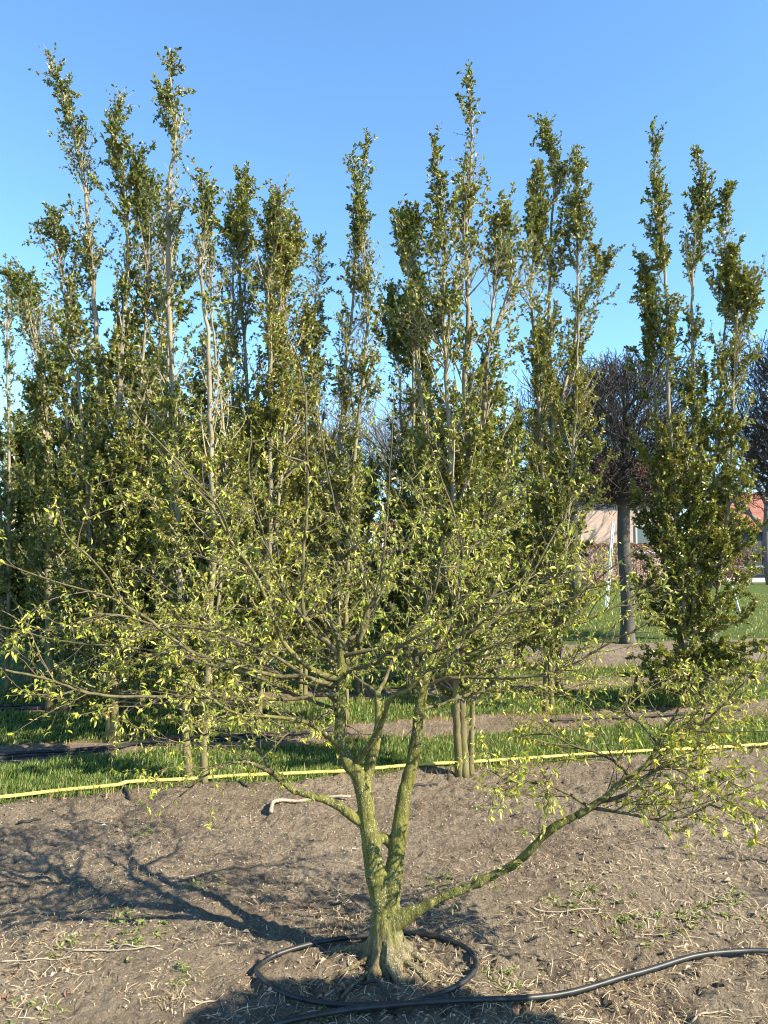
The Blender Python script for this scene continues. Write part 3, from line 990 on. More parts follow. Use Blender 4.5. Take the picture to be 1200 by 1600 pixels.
# ------------------------------------------------------------------ columnar trees of the nursery rows
DARK = np.array([(0.054, 0.079, 0.017), (0.081, 0.110, 0.024), (0.112, 0.139, 0.029), (0.148, 0.168, 0.038), (0.187, 0.192, 0.046)])
YELL = np.array([(0.126, 0.156, 0.027), (0.185, 0.203, 0.035), (0.252, 0.250, 0.042), (0.302, 0.268, 0.053), (0.210, 0.160, 0.041)])

def LEAFINESS(p, ft):
    # leaves sit in clumps, more so towards the top
    q = vn1(p[0] * 4.5 + p[1] * 2.0, p[2] * 3.6, 81) + 0.35 * vn1(p[0] * 11, p[2] * 9, 82)
    return max(0.12, 1.0 + q * (0.8 if ft < 0.42 else 2.6))

def column_tree(label, bpx, stems, wide=0.42, yellow=0.3, dens=1.0, low=0.45, leaf=0.033, r0=0.034, whip=None, top_w=0.15, Y=None, clear=1.0):
    g = G(*bpx)
    Yt = g[1] if Y is None else Y
    g[2] = Hs(g[0], g[1])
    root = thing('columnar_tree', label, 'tree', tuple(g), 'upright columnar trees in the nursery rows')
    br = MB()
    SA, SB = [], []
    p_, d_, u_, l_, c_ = [], [], [], [], []
    ztop = max(P(s_[-1][0], s_[-1][1], Yt)[2] for s_ in stems)

    def leaf_run(pts, dn):
        L = plen(pts)
        k = max(2, int(L / 0.0105 * dn))
        f = np.array([R.random() ** 0.8 for _ in range(k)]) * (len(pts) - 1)
        i = np.minimum(f.astype(int), len(pts) - 2)
        w = (f - i)[:, None]
        t = pts[i + 1] - pts[i]
        t = t / (np.linalg.norm(t, axis=1)[:, None] + 1e-9)
        q = rng.normal(0, 0.65, (k, 3))
        p_.append(pts[i] * (1 - w) + pts[i + 1] * w + rng.normal(0, 0.005, (k, 3)))
        d_.append(t * 0.5 + q)
        u_.append(rng.normal(0, 0.6, (k, 3)) + np.array((0, 0, 0.7)))
        l_.append(rng.uniform(0.7, 1.3, k) * leaf)
        # yellower low and mid crown, patch by patch
        zr = np.clip(pts[0][2] / ztop, 0, 1)
        patch = vn1(pts[0][0] * 2.3 + pts[0][1], pts[0][2] * 1.6, 61) + 0.5
        py = np.clip(yellow * (1.6 * patch + 0.35) * (1.25 - 0.8 * abs(zr - 0.45) * 2), 0, 0.95)
        sel = rng.random(k) < py
        c = np.where(sel[:, None], YELL[rng.integers(0, 5, k)], DARK[rng.integers(0, 5, k)])
        c_.append(c * rng.uniform(0.8, 1.2, k)[:, None])

    for si, s_ in enumerate(stems):
        offs = R.uniform(-0.22, 0.22) if si else 0.0
        k = len(s_)
        pts = [P(x, y, Yt + offs * min(1, 2.5 * q / k)) for q, (x, y) in enumerate(s_)]
        L = plen(np.array(pts))
        c = spline(pts, max(12, int(L / 0.06)))
        if s_[0][1] > bpx[1] - 40:
            c[0, 2] = min(c[0, 2], g[2] - 0.05)
        c[3:] += np.cumsum(np.array([rvec(0.0035) for _ in range(len(c) - 3)]), axis=0)
        rr = r0 * (1.0 if si < 2 else 0.62) * R.uniform(0.85, 1.1)
        t01 = np.linspace(0, 1, len(c))
        rad = 0.72 * rr * (1 - t01) ** 0.9 + 0.0035 + 0.3 * rr * np.exp(-t01 * L / 0.12) * (s_[0][1] > bpx[1] - 40)
        st = MB()
        st.tube(c, rad, 8)
        st.build('stem', M['column_bark'], root, g, True)
        ns = int(L / 0.034)
        for q in range(ns):
            f = (q + R.random()) / ns
            i = min(len(c) - 2, int(f * (len(c) - 1)))
            z = c[i][2] - g[2]
            if z < low:
                continue
            if whip and si == 0 and whip[0] < f < whip[1] and R.random() < 0.93:
                continue
            ft = z / (ztop - g[2])
            # bare stretches along the upper stems
            if 0.35 < ft and f < 0.72 and vn1(z * 3.1 + si * 7.7, g[0] * 3.0, 71) > 0.10 * clear and R.random() < 0.82:
                continue
            wd = wide * 1.12 if ft < 0.4 else wide * 1.12 * (1 - (ft - 0.4) / 0.6) + top_w * (ft - 0.4) / 0.6
            if z < low + 0.25:
                wd *= 0.6 + 0.4 * (z - low) / 0.25
            wd *= min(1.0, 0.35 + 2.2 * (1 - f))
            ln = wd * R.uniform(0.45, 1.35) * 1.35
            t = c[i + 1] - c[i]
            d = off_dir(t / np.linalg.norm(t), 40, 85) if ft < 0.16 else off_dir(t / np.linalg.norm(t), 24, 58) if ft < 0.45 else off_dir(t / np.linalg.norm(t), 16, 45)
            if ft < 0.09:
                d[2] = R.uniform(-0.15, 0.25)        # lowest side branches spread flat
            lat = grow(c[i], d, ln, 6, 0.11, 0.14 if ft > 0.09 else 0.03)
            br.tube(lat[::2], np.linspace(min(rad[i] * 0.55, 0.0045 + ln * 0.008), 0.0015, 4), 3, cap=False)
            dm = dens * (1.9 if ft < 0.42 else 1.15) * LEAFINESS(lat[3], ft)
            leaf_run(lat[2:], 0.8 * dm)
            for w in range(max(1, int(ln / 0.085))):
                j = R.randint(1, 5)
                sub = grow(lat[j], off_dir(lat[j + 1] - lat[j], 25, 65), R.uniform(0.05, 0.17), 3, 0.2, 0.06)
                SA.append(sub[:1]); SB.append(sub[3:])
                leaf_run(sub, 1.0 * dm)
        tip = grow(c[-1], c[-1] - c[-2], 0.05, 3, 0.15, 0.0)
        br.tube(tip, np.linspace(0.0035, 0.001, 4), 4, cap=False)
        leaf_run(c[-8:], 1.5)
        leaf_run(tip, 1.5)
    br.sticks(np.concatenate(SA), np.concatenate(SB), 0.0022, 0.0016)
    br.build('side_branches', M['pale_twig'], root, g, True, 'stuff')
    fo = MB()
    p_, d_, u_, l_, c_ = (np.concatenate(q) for q in (p_, d_, u_, l_, c_))
    fo.leaves(p_, d_, u_, l_, l_ * 0.62, c_, 0.22)
    fo.build('crown', M['column_leaf'], root, g, False, 'stuff')
    column_tree.total += len(p_)
    return root
column_tree.total = 0

column_tree('tall columnar tree at left with forked leaning tops and one thick trunk in the grass', (175, 1152),
            [[(172, 1152), (170, 1000), (163, 800), (160, 600), (150, 450), (140, 330), (125, 240), (105, 150), (85, 92)],
             [(178, 1150), (185, 950), (190, 750), (192, 600), (200, 430), (195, 300), (180, 200), (190, 152)],
             [(180, 1100), (200, 850), (215, 650), (225, 480), (225, 350), (205, 240)],
             [(168, 1100), (150, 900), (135, 700), (125, 520), (105, 430), (88, 350)],
             [(185, 1000), (220, 700), (245, 520), (250, 420), (240, 300)]], 0.42, 0.25, 1.1, 0.20, r0=0.045)
column_tree('columnar tree with twin trunks near the left edge, top bent to the left', (92, 1110),
            [[(80, 1112), (78, 900), (78, 700), (65, 560), (40, 480), (15, 425)],
             [(103, 1112), (92, 900), (82, 720), (72, 600), (62, 500), (50, 430)],
             [(95, 1080), (115, 800), (102, 600), (78, 480)]], 0.5, 0.12, 1.25, 0.35, r0=0.06)
column_tree('thin sparse columnar tree cut by the left edge of the picture', (10, 1076),
            [[(12, 1077), (10, 900), (8, 700), (8, 500), (10, 412)], [(5, 1000), (0, 800), (-8, 650)]], 0.16, 0.2, 0.9, 0.5, r0=0.035)
column_tree('columnar tree with two slim stems and one long bare whip topped by a leaf tuft', (305, 1226),
            [[(295, 1228), (290, 1050), (285, 850), (283, 650), (281, 450), (280, 300), (287, 200), (284, 150), (286, 90)],
             [(318, 1228), (322, 1050), (328, 850), (327, 650), (322, 520), (312, 420), (320, 350), (310, 270)],
             [(300, 1150), (272, 800), (262, 600), (265, 450), (260, 370), (255, 290)],
             [(318, 1150), (350, 850), (352, 650), (340, 480), (335, 400)]], 0.28, 0.50, 0.95, 0.40, top_w=0.11, whip=(0.85, 0.93), r0=0.034, clear=0.5)
column_tree('broad yellowish columnar tree right of the bare-whip tree, its trunk hidden', (395, 1136),
            [[(395, 1138), (395, 900), (390, 700), (385, 500), (380, 380), (390, 262)],
             [(402, 1138), (420, 850), (420, 600), (415, 450), (428, 380), (430, 310)],
             [(395, 1100), (370, 800), (360, 600), (362, 420), (370, 300)],
             [(402, 1100), (440, 750), (442, 550), (442, 430), (458, 360)]], 0.44, 0.62, 1.15, 0.35, r0=0.036, top_w=0.24, clear=1.8)
column_tree('slender columnar tree in the middle, between the broad yellowish one and the tall white-stemmed one', (535, 1129),
            [[(533, 1131), (530, 900), (527, 750), (540, 600), (552, 480), (560, 350), (575, 212)],
             [(540, 1131), (545, 850), (560, 650), (575, 500), (570, 380), (552, 260)],
             [(530, 1100), (510, 850), (500, 650), (495, 500), (500, 385)],
             [(525, 1100), (485, 800), (472, 600), (475, 500)]], 0.30, 0.42, 0.95, 0.35, r0=0.034, top_w=0.14)
column_tree('tallest columnar tree right of centre with clustered pale stems standing before the yellow hose', (725, 1211),
            [[(726, 1213), (722, 1000), (722, 800), (720, 600), (722, 480), (718, 350), (724, 250), (718, 118)],
             [(718, 1213), (712, 1050), (708, 800), (700, 600), (690, 480), (685, 350), (668, 210)],
             [(735, 1213), (743, 1000), (752, 800), (757, 620), (765, 500), (770, 400), (785, 330)],
             [(756, 640), (762, 560), (780, 500), (798, 420), (788, 340)],
             [(710, 1120), (690, 850), (662, 650), (650, 500), (642, 400), (645, 345)]], 0.40, 0.50, 0.92, 0.42, r0=0.038, top_w=0.12, clear=0.1)
column_tree('dense pointed columnar tree right of the white-stemmed one, single straight stem showing', (855, 1112),
            [[(852, 1114), (858, 900), (865, 700), (865, 500), (868, 350), (875, 260), (858, 190)],
             [(862, 1114), (850, 800), (838, 600), (830, 450), (838, 350), (838, 270)],
             [(860, 1080), (885, 850), (895, 650), (898, 480), (900, 350), (903, 240)],
             [(875, 640), (900, 520), (922, 450), (946, 415)]], 0.37, 0.50, 1.15, 0.38, r0=0.036, top_w=0.24, clear=1.8)
column_tree('large columnar tree at right with three leafy spires', (1085, 1102),
            [[(1075, 1104), (1065, 900), (1052, 700), (1048, 550), (1040, 400), (1030, 300), (1022, 187)],
             [(1085, 1104), (1080, 850), (1078, 650), (1080, 500), (1085, 380), (1095, 300), (1088, 240)],
             [(1095, 1080), (1110, 850), (1122, 650), (1130, 500), (1132, 400), (1140, 297)],
             [(1100, 1080), (1135, 800), (1145, 600), (1158, 490), (1178, 430)],
             [(1075, 1080), (1040, 850), (1025, 650), (1018, 500), (1010, 400)]], 0.42, 0.60, 1.25, 0.0, r0=0.04, top_w=0.13, leaf=0.038)
column_tree('dark columnar tree standing behind the gap left of the white-stemmed tree', (640, 1084),
            [[(640, 1086), (645, 800), (645, 600), (648, 480), (640, 390), (632, 345)],
             [(648, 1086), (660, 800), (663, 600), (664, 480)],
             [(636, 1050), (628, 700), (622, 520), (616, 450)]], 0.40, 0.18, 1.2, 0.4, leaf=0.040)
column_tree('low columnar tree on thin trunk behind the dense pointed one', (872, 1075),
            [[(872, 1077), (874, 850), (874, 700), (868, 620)], [(874, 1050), (860, 800), (845, 650)]], 0.34, 0.35, 1.2, 0.6, leaf=0.042)
BACK = [((215, 1104), 470, 'behind the thick-trunked left tree'), ((330, 1096), 520, 'behind the bare-whip tree'), ((470, 1089), 560, 'behind the slender middle tree'),
        ((560, 1086), 680, 'low and dark, directly behind the front tree'), ((765, 1079), 560, 'behind the white-stemmed tree')]
for k_, (bp, ty, lab) in enumerate(BACK):
    x_, y_ = bp
    column_tree('background columnar tree ' + lab, bp,
                [[(x_, y_ + 2), (x_ - 4, 850), (x_ - 6, (850 + ty) / 2), (x_ - 10, ty)], [(x_ + 6, y_ + 2), (x_ + 14, 850), (x_ + 20, ty + 40)], [(x_ - 4, 1040), (x_ - 22, 850), (x_ - 26, ty + 70)]],
                0.5, 0.2, 0.6, 0.35, leaf=0.050)
FARR = [(45, 600, 'at the far left, behind the twin-trunked tree'), (140, 560, 'seen between the twin trunks and the thick-trunked tree'), (270, 600, 'seen left of the two slim stems'), (400, 640, 'hidden low behind the yellowish tree'), (690, 640, 'seen through the white stems'), (810, 640, 'left of the dense pointed tree')]
for x_, ty, lab in FARR:
    a_ = (x_ - CX) / FPX
    Yf = 10.2 / (1 - SLOPE * a_)
    y_ = HORIZON + CAMH * FPX / Yf
    column_tree('farthest-row columnar tree ' + lab, (x_, y_),
                [[(x_, y_ + 2), (x_ + 3, 850), (x_ - 3, (850 + ty) / 2), (x_, ty)], [(x_ + 5, y_ + 2), (x_ + 18, 850), (x_ + 20, ty + 60)], [(x_ - 4, y_), (x_ - 18, 850), (x_ - 22, ty + 50)]],
                0.55, 0.2, 0.4, 0.25, leaf=0.066)
print('column leaves', column_tree.total)

# ------------------------------------------------------------------ clipped bare block trees
def block_tree(label, tx, Yb, half, zb, zt, ntwig, r=0.13, seed=0, depth=None):
    rg = np.random.default_rng(100 + seed)
    bx, by = tx, Yb
    root = thing('clipped_block_tree', label, 'tree', (bx, by, 0), 'clipped bare block-headed trees')
    dep = depth or half
    t = MB()
    pts = spline([(bx, by, -0.1), (bx + 0.02, by, 0.8), (bx - 0.03, by, 1.8), (bx, by, zb + 0.5), (bx + 0.05, by, (zb + zt) / 2), (bx, by, zt - 0.5)], 26)
    q = np.linspace(0, 1, 26)
    t.tube(pts, r * (1.0 - 0.25 * q) * np.where(q > 0.55, 1 - (q - 0.55) * 1.7, 1) + 0.05 * np.exp(-q * 30), 12)
    t.build('trunk', M['bare_trunk'], root, (bx, by, 0), True)
    lm = MB()
    A, B, R0, R1 = [], [], [], []
    R2 = random.Random(seed)
    for k in range(26):
        h = R2.uniform(zb - 0.1, zt - 1.0)
        a = R2.uniform(0, 2 * PI)
        up = R2.uniform(0.35, 1.3) if h > zb + 0.3 else R2.uniform(0.1, 0.6)
        d = np.array((math.cos(a), math.sin(a), up))
        st = np.array((bx, by, h))
        L = R2.uniform(0.8, 1.25) * half * (1.25 if up > 0.6 else 1.0)
        n_ = 7
        p = [st]
        dd = d / np.linalg.norm(d)
        for _ in range(n_):
            dd = dd + np.array((R2.gauss(0, 0.12), R2.gauss(0, 0.12), R2.gauss(0.05, 0.1)))
            dd /= np.linalg.norm(dd)
            p.append(p[-1] + dd * L / n_)
        p = np.array(p)
        lm.tube(p, np.linspace(0.035, 0.012, n_ + 1), 5, cap=False)
        # second-order
        for w in range(9):
            j = R2.randint(1, n_ - 1)
            s2 = p[j]
            e = s2.copy()
            d2 = (p[j + 1] - p[j])
            d2 = d2 / np.linalg.norm(d2) + np.array((R2.gauss(0, 0.55), R2.gauss(0, 0.55), R2.gauss(0.15, 0.4)))
            d2 /= np.linalg.norm(d2)
            Ls = R2.uniform(0.25, 0.7)
            for _ in range(3):
                nxt = e + d2 * Ls / 3
                A.append(e); B.append(nxt); R0.append(0.010); R1.append(0.008)
                e = nxt
                d2 = d2 + np.array((R2.gauss(0, 0.2), R2.gauss(0, 0.2), R2.gauss(0.05, 0.15)))
                d2 /= np.linalg.norm(d2)
    lm.build('limbs', M['bare_trunk'], root, (bx, by, 0), True, 'stuff')
    tw = MB()
    A, B = np.array(A), np.array(B)
    tw.sticks(A, B, np.array(R0), np.array(R1))
    # dense clipped outer brush: twigs pointing outwards, ends cut at the block's faces
    hh = (zt - zb) / 2
    zc = (zt + zb) / 2
    v = rg.normal(0, 1, (ntwig, 3))
    v /= np.max(np.abs(v), axis=1)[:, None] ** 0.85 * np.linalg.norm(v, axis=1)[:, None] ** 0.15
    rad = rg.uniform(0.40, 1.0, ntwig) ** 0.55
    low_ = v[:, 2] < -0.4
    end = v * rad[:, None]
    end[:, 2] = np.where(low_, end[:, 2] * 0.93, end[:, 2])
    e3 = np.array((bx, by, zc)) + end * np.array((half, dep, hh))
    cut = 0.04 * rg.normal(0, 1, (ntwig, 3))
    e3 += cut
    out = e3 - np.array((bx, by, zc - 0.5))
    out /= np.linalg.norm(out, axis=1)[:, None]
    d = out * 0.8 + rg.normal(0, 0.45, (ntwig, 3)) + np.array((0, 0, 0.35))
    d /= np.linalg.norm(d, axis=1)[:, None]
    L = rg.uniform(0.10, 0.42, ntwig)[:, None]
    mid = e3 - d * L * 0.5 + rg.normal(0, 0.02, (ntwig, 3))
    st = e3 - d * L + rg.normal(0, 0.04, (ntwig, 3))
    tw.sticks(st, mid, 0.0062, 0.005)
    tw.sticks(mid, e3, 0.005, 0.003)
    tw.build('crown', M['bare_twig'], root, (bx, by, 0), False, 'stuff')
    return root

b1 = G(980, 1006)
block_tree('clipped bare block tree with dark trunk right of the ladder', b1[0], b1[1], 1.15, 2.35, 5.2, 7500, 0.125, 1, 1.0)
b2 = G(898, 968)
block_tree('clipped bare block tree left of the ladder, half hidden by a columnar tree', b2[0], b2[1], 1.45, 2.6, 6.0, 4500, 0.16, 2, 1.2)
block_tree('clipped bare block tree cut by the right edge of the picture', 7.35, 12.9, 1.10, 2.35, 5.5, 6000, 0.125, 3, 1.0)
for k_ in range(5):
    xx = -9.8 + 2.6 * k_
    block_tree('far clipped bare block tree, ' + ['fifth', 'fourth', 'third', 'second', 'first'][k_] + ' to the left of the dark gap in mid-picture', xx, 24.5 + 0.25 * k_, 1.35, 2.2, 6.2, 1700, 0.12, 10 + k_)

# ------------------------------------------------------------------ far bare trees against the sky
def far_tree(label, px, top_py, Yd, spread, seed):
    R3 = random.Random(seed)
    bx = (px - CX) / FPX * Yd
    ht = P(px, top_py, Yd)[2]
    root = thing('bare_tree', label, 'tree', (bx, Yd, 0), 'bare trees on the skyline')
    tb = MB()
    A, B, R0, R1 = [], [], [], []

    def rec(p, d, L, r, lev):
        n_ = 3
        pts = [p]
        for _ in range(n_):
            d = d + np.array((R3.gauss(0, 0.13), R3.gauss(0, 0.13), R3.gauss(0.03, 0.08)))
            d = d / np.linalg.norm(d)
            pts.append(pts[-1] + d * L / n_)
        if lev <= 1:
            tb.tube(np.array(pts), np.linspace(r, r * 0.62, n_ + 1), 7, cap=False)
        else:
            for q in range(n_):
                A.append(pts[q]); B.append(pts[q + 1]); R0.append(r * (1 - 0.09 * q)); R1.append(r * (1 - 0.09 * (q + 1)))
        if lev == 5:
            return
        for k in range((5, 5, 4, 4, 3)[lev]):
            j = R3.randint(1, n_) if lev else R3.randint(2, n_)
            ax = np.array((R3.gauss(0, 1), R3.gauss(0, 1), R3.gauss(0, 1)))
            ax = cross(d, ax)
            nd = rot_about(d, ax, math.radians(R3.uniform(18, 55) * spread))
            nd[2] += 0.12
            rec(pts[j], nd, L * R3.uniform(0.55, 0.82), max(r * 0.5, 0.02), lev + 1)
    rec(np.array((bx, Yd, -0.1)), np.array((0, 0, 1.0)), ht * 0.36, 0.26, 0)
    tb.build('trunk', M['far_twig'], root, (bx, Yd, 0), True)
    tw = MB()
    tw.sticks(np.array(A), np.array(B), np.array(R0), np.array(R1))
    tw.build('crown', M['far_twig'], root, (bx, Yd, 0), False, 'stuff')
far_tree('bare skyline tree showing in the gap left of the white-stemmed tree', 600, 535, 62, 1.0, 1)
far_tree('bare skyline tree seen left of the slender middle tree', 455, 560, 66, 1.0, 2)
far_tree('bare skyline tree glimpsed behind the yellowish columnar tree', 350, 600, 70, 1.0, 3)
far_tree('bare skyline tree glimpsed left of the bare-whip tree', 235, 600, 68, 1.0, 4)
far_tree('bare skyline tree behind the white-stemmed tree', 700, 590, 66, 1.0, 5)

# ------------------------------------------------------------------ hedges
def hedge(label, x0, x1, Ya, Yb, z1, thick, nleaf, cols, leaf, seed, material):
    rg = np.random.default_rng(seed)
    root = thing('hedge', label, 'hedge', ((x0 + x1) / 2, (Ya + Yb) / 2, 0))
    c0 = np.array(((x0 + x1) / 2, (Ya + Yb) / 2, 0))
    f = rg.uniform(0, 1, nleaf)
    face = rg.uniform(0, 1, nleaf)
    side = np.where(face < 0.62, -1.0, rg.uniform(-1, 1, nleaf))
    z = np.where(face < 0.62, rg.uniform(0.02, 1, nleaf) * z1, z1 - rg.exponential(0.08, nleaf))
    inset = np.where(face < 0.62, rg.exponential(0.10, nleaf), 0)
    x = x0 + (x1 - x0) * f
    y = Ya + (Yb - Ya) * f + side * thick / 2 + inset + 0.12 * vnoise(x * 2, z * 2, seed) * 1.5
    z = np.clip(z + 0.10 * vnoise(x * 1.5, y, seed + 1), 0.02, None)
    d = rg.normal(0, 1, (nleaf, 3)) + np.array((0, -0.3, -0.2))
    b_ = MB()
    b_.leaves(np.stack([x, y, z], 1), d, rg.normal(0, 0.6, (nleaf, 3)) + np.array((0, -0.6, 0.5)), rg.uniform(0.7, 1.3, nleaf) * leaf, rg.uniform(0.7, 1.3, nleaf) * leaf * 0.6,
              np.asarray(cols)[rg.integers(0, len(cols), nleaf)] * rg.uniform(0.7, 1.25, nleaf)[:, None], 0.2)
    b_.build('foliage', material, root, c0, False, 'stuff')
    t = MB()
    ns = int((x1 - x0) / 0.25)
    f = rg.uniform(0, 1, ns)
    a = np.stack([x0 + (x1 - x0) * f, Ya + (Yb - Ya) * f + rg.uniform(-0.3, 0.3, ns) * thick, np.full(ns, -0.05)], 1)
    e = a + np.stack([rg.normal(0, 0.15, ns), rg.normal(0, 0.1, ns), np.full(ns, z1 * 0.93)], 1)
    t.sticks(a, e, 0.03, 0.012)
    for q in range(6):
        w = rg.uniform(0.2, 0.9, ns)[:, None]
        s_ = a * (1 - w) + e * w
        t.sticks(s_, s_ + np.stack([rg.normal(0, 0.3, ns), rg.normal(0, 0.25, ns), rg.uniform(0.1, 0.4, ns)], 1), 0.012, 0.006)
    t.build('stems', M['bare_twig'], root, c0, False, 'stuff')
BROWN = [(0.252, 0.143, 0.097), (0.319, 0.193, 0.134), (0.185, 0.105, 0.071), (0.370, 0.252, 0.176)]
hedge('clipped brown-leaved beech hedge in front of the pink house', 8.6, 19.0, 37.5, 38.8, 2.1, 1.2, 24000, BROWN, 0.085, 7, M['dry_leaf'])
hedge('tall brown-leaved beech hedge glimpsed behind the front tree', -13.5, 1.6, 21.0, 22.5, 2.5, 1.0, 30000, BROWN, 0.07, 8, M['dry_leaf'])
hedge('dark evergreen hedge far behind the pink house', 6.5, 48.0, 60.0, 61.0, 5.6, 2.0, 10000, [(0.03, 0.045, 0.02), (0.05, 0.065, 0.025), (0.07, 0.08, 0.03)], 0.30, 19, M['column_leaf'])
hedge('dark evergreen hedge far behind the left trees', -36, 6.0, 46.0, 47.0, 4.6, 2.0, 15000, [(0.03, 0.045, 0.02), (0.05, 0.065, 0.025), (0.07, 0.08, 0.03)], 0.21, 9, M['column_leaf'])

# ------------------------------------------------------------------ houses behind the hedge
def part(name, m_, parent, boxes):
    q = MB()
    for bx in boxes:
        q.box(*bx)
    return q.build(name, m_, parent, tuple(parent.location) if parent else (0, 0, 0))

def sub(name, m_, parent_part, org, boxes):
    q = MB()
    for bx in boxes:
        q.box(*bx)
    return q.build(name, m_, parent_part, org)

def window(root, x0, x1, Yw, z0_, z1_, bars=1):
    org = tuple(root.location)
    w = part('window', M['white_paint'], root, [(x0, x0 + 0.09, Yw - 0.06, Yw + 0.05, z0_, z1_), (x1 - 0.09, x1, Yw - 0.06, Yw + 0.05, z0_, z1_),
                                                (x0 + 0.09, x1 - 0.09, Yw - 0.06, Yw + 0.05, z1_ - 0.09, z1_), (x0 + 0.09, x1 - 0.09, Yw - 0.06, Yw + 0.05, z0_, z0_ + 0.09)])
    st = (x1 - x0) / (bars + 1)
    for k in range(bars):
        sub('glazing_bar', M['white_paint'], w, org, [(x0 + st * (k + 1) - 0.03, x0 + st * (k + 1) + 0.03, Yw - 0.045, Yw + 0.03, z0_ + 0.09, z1_ - 0.09)])
    for k in range(bars + 1):
        sub('pane', M['glass'], w, org, [(x0 + st * k + (0.09 if k == 0 else 0.03), x0 + st * (k + 1) - (0.09 if k == bars else 0.03), Yw - 0.02, Yw + 0.0, z0_ + 0.09, z1_ - 0.09)])
    sub('sill', M['white_paint'], w, org, [(x0 - 0.1, x1 + 0.1, Yw - 0.16, Yw + 0.02, z0_ - 0.08, z0_ - 0.003)])

Yh = 45.0
house = thing('pink_house', 'pink brick house with white window frames behind the brown hedge', 'house', (14.2, Yh, 0))
q = MB()
q.box(10.6, 17.8, Yh, Yh + 6, -0.1, 5.2)
q.build('wall', M['pink_brick'], house, (14.2, Yh, 0))
q = MB()
v = [(10.3, Yh - 0.4, 5.15), (18.1, Yh - 0.4, 5.15), (18.1, Yh + 6.4, 5.15), (10.3, Yh + 6.4, 5.15), (10.3, Yh + 3, 7.8), (18.1, Yh + 3, 7.8)]
q.add(v, [(0, 1, 5, 4), (2, 3, 4, 5), (3, 2, 1, 0)])
q.more([(0, 4, 3), (1, 2, 5)])
q.build('roof', M['roof_tile'], house, (14.2, Yh, 0))
part('gutter', M['white_paint'], house, [(10.3, 18.1, Yh - 0.52, Yh - 0.403, 5.05, 5.17)])
window(house, 11.2, 12.05, Yh - 0.01, 1.3, 3.3, 0)
window(house, 15.3, 17.2, Yh - 0.01, 1.7, 3.35, 1)

shed = thing('red_roofed_house', 'house with red tiled roof and dark boarded wall at the right edge', 'house', (25.5, 46, 0))
part('wall', M['dark_board'], shed, [(22.3, 31, 46, 51, -0.1, 3.0)])
for k in range(14):
    part('wall_board', M['dark_board'], shed, [(22.3 + 0.6 * k, 22.3 + 0.6 * k + 0.56, 45.95, 45.998, 0.25, 2.85)])
q = MB()
v = [(21.9, 45.6, 2.95), (31.3, 45.6, 2.95), (31.3, 51.4, 2.95), (21.9, 51.4, 2.95), (21.9, 48.5, 5.6), (31.3, 48.5, 5.6)]
q.add(v, [(0, 1, 5, 4), (2, 3, 4, 5), (3, 2, 1, 0)])
q.more([(0, 4, 3), (1, 2, 5)])
q.build('roof', M['roof_tile'], shed, (25.5, 46, 0))
rail = thing('metal_rail', 'low teal metal rail in front of the dark boarded wall', 'rail', (21.5, 43, 0))
part('rail', M['teal_paint'], rail, [(19.5, 25, 42.97, 43.03, 0.84, 0.9)])
for k in range(5):
    part('post', M['teal_paint'], rail, [(19.6 + 1.3 * k, 19.66 + 1.3 * k, 42.97, 43.03, -0.05, 0.839)])
kerb = part('white_kerb', M['white_paint'], None, [(19.3, 26, 41.7, 42.0, -0.05, 0.22)])
tag(kerb, 'low white kerb below the teal rail at the right edge', 'kerb')
far_tree('roadside tree with slim trunk at the right edge beyond the lawn', 1203, 560, 38, 0.9, 9)

# ------------------------------------------------------------------ ladder and stake
lb = G(946, 951)
lad = thing('tripod_ladder', 'white aluminium tripod ladder standing on the lawn left of the dark trunk', 'ladder', tuple(lb))
lt = P(957, 816, lb[1] + 0.25)
def lad_part(name, a, b_, r_):
    q = MB()
    q.tube(np.array([a, (np.array(a) + np.array(b_)) / 2, b_]), r_, 6)
    return q.build(name, M['aluminium'], lad, lb)
a0, a1 = lb + np.array((-0.03, -0.2, -0.02)), lb + np.array((0.13, 0.2, -0.02))
t0, t1 = lt + np.array((-0.03, -0.05, 0)), lt + np.array((0.06, 0.05, 0))
lad_part('side_rail', a0, t0, 0.022)
lad_part('side_rail', a1, t1, 0.022)
for k in range(9):
    f = (k + 0.7) / 9.4
    lad_part('rung', a0 * (1 - f) + t0 * f, a1 * (1 - f) + t1 * f, 0.011)
lad_part('back_leg', lb + np.array((0.32, 1.15, -0.02)), lt + np.array((0.01, 0.02, -0.02)), 0.024)
st0, st1 = G(1156, 957), P(1148, 930, G(1156, 957)[1])
q = MB()
q.tube(np.array([st0 - (st1 - st0) * 0.1, (st0 + st1) / 2, st1 + (st1 - st0) * 0.5]), np.array((0.03, 0.028, 0.024)), 6)
tag(q.build('white_stake', M['white_paint']), 'white stake leaning just right of the three-spired columnar tree', 'stake')

# ------------------------------------------------------------------ hoses
def ground_curve(pix, r, n, lift=0.0, sink=0.15):
    p = spline([G(x, y) for x, y in pix], n)
    zz = np.max([H(p[:, 0] + dx, p[:, 1] + dy) for dx in (-r, 0, r) for dy in (-r, 0, r)], axis=0)
    # a stiff pipe does not follow every crumb
    k = max(3, n // 12)
    ker = np.hanning(2 * k + 1)
    ker /= ker.sum()
    zz = np.convolve(np.pad(zz, k, mode='edge'), ker, 'valid')
    p[:, 2] = zz + r * (1 - sink) + lift
    return p

def hose(name, label, cat, pix, r, m_, n=90, lift=0.0, squash=1.0, group=None, sides=12):
    p = ground_curve(pix, r, n, lift)
    q = MB()
    o0 = p[len(p) // 2].copy()
    o0[2] = 0
    q.tube(p, r, sides, squash=squash)
    o = q.build(name, m_, None, o0, True)
    o.location = tuple(o0)
    return tag(o, label, cat, group)

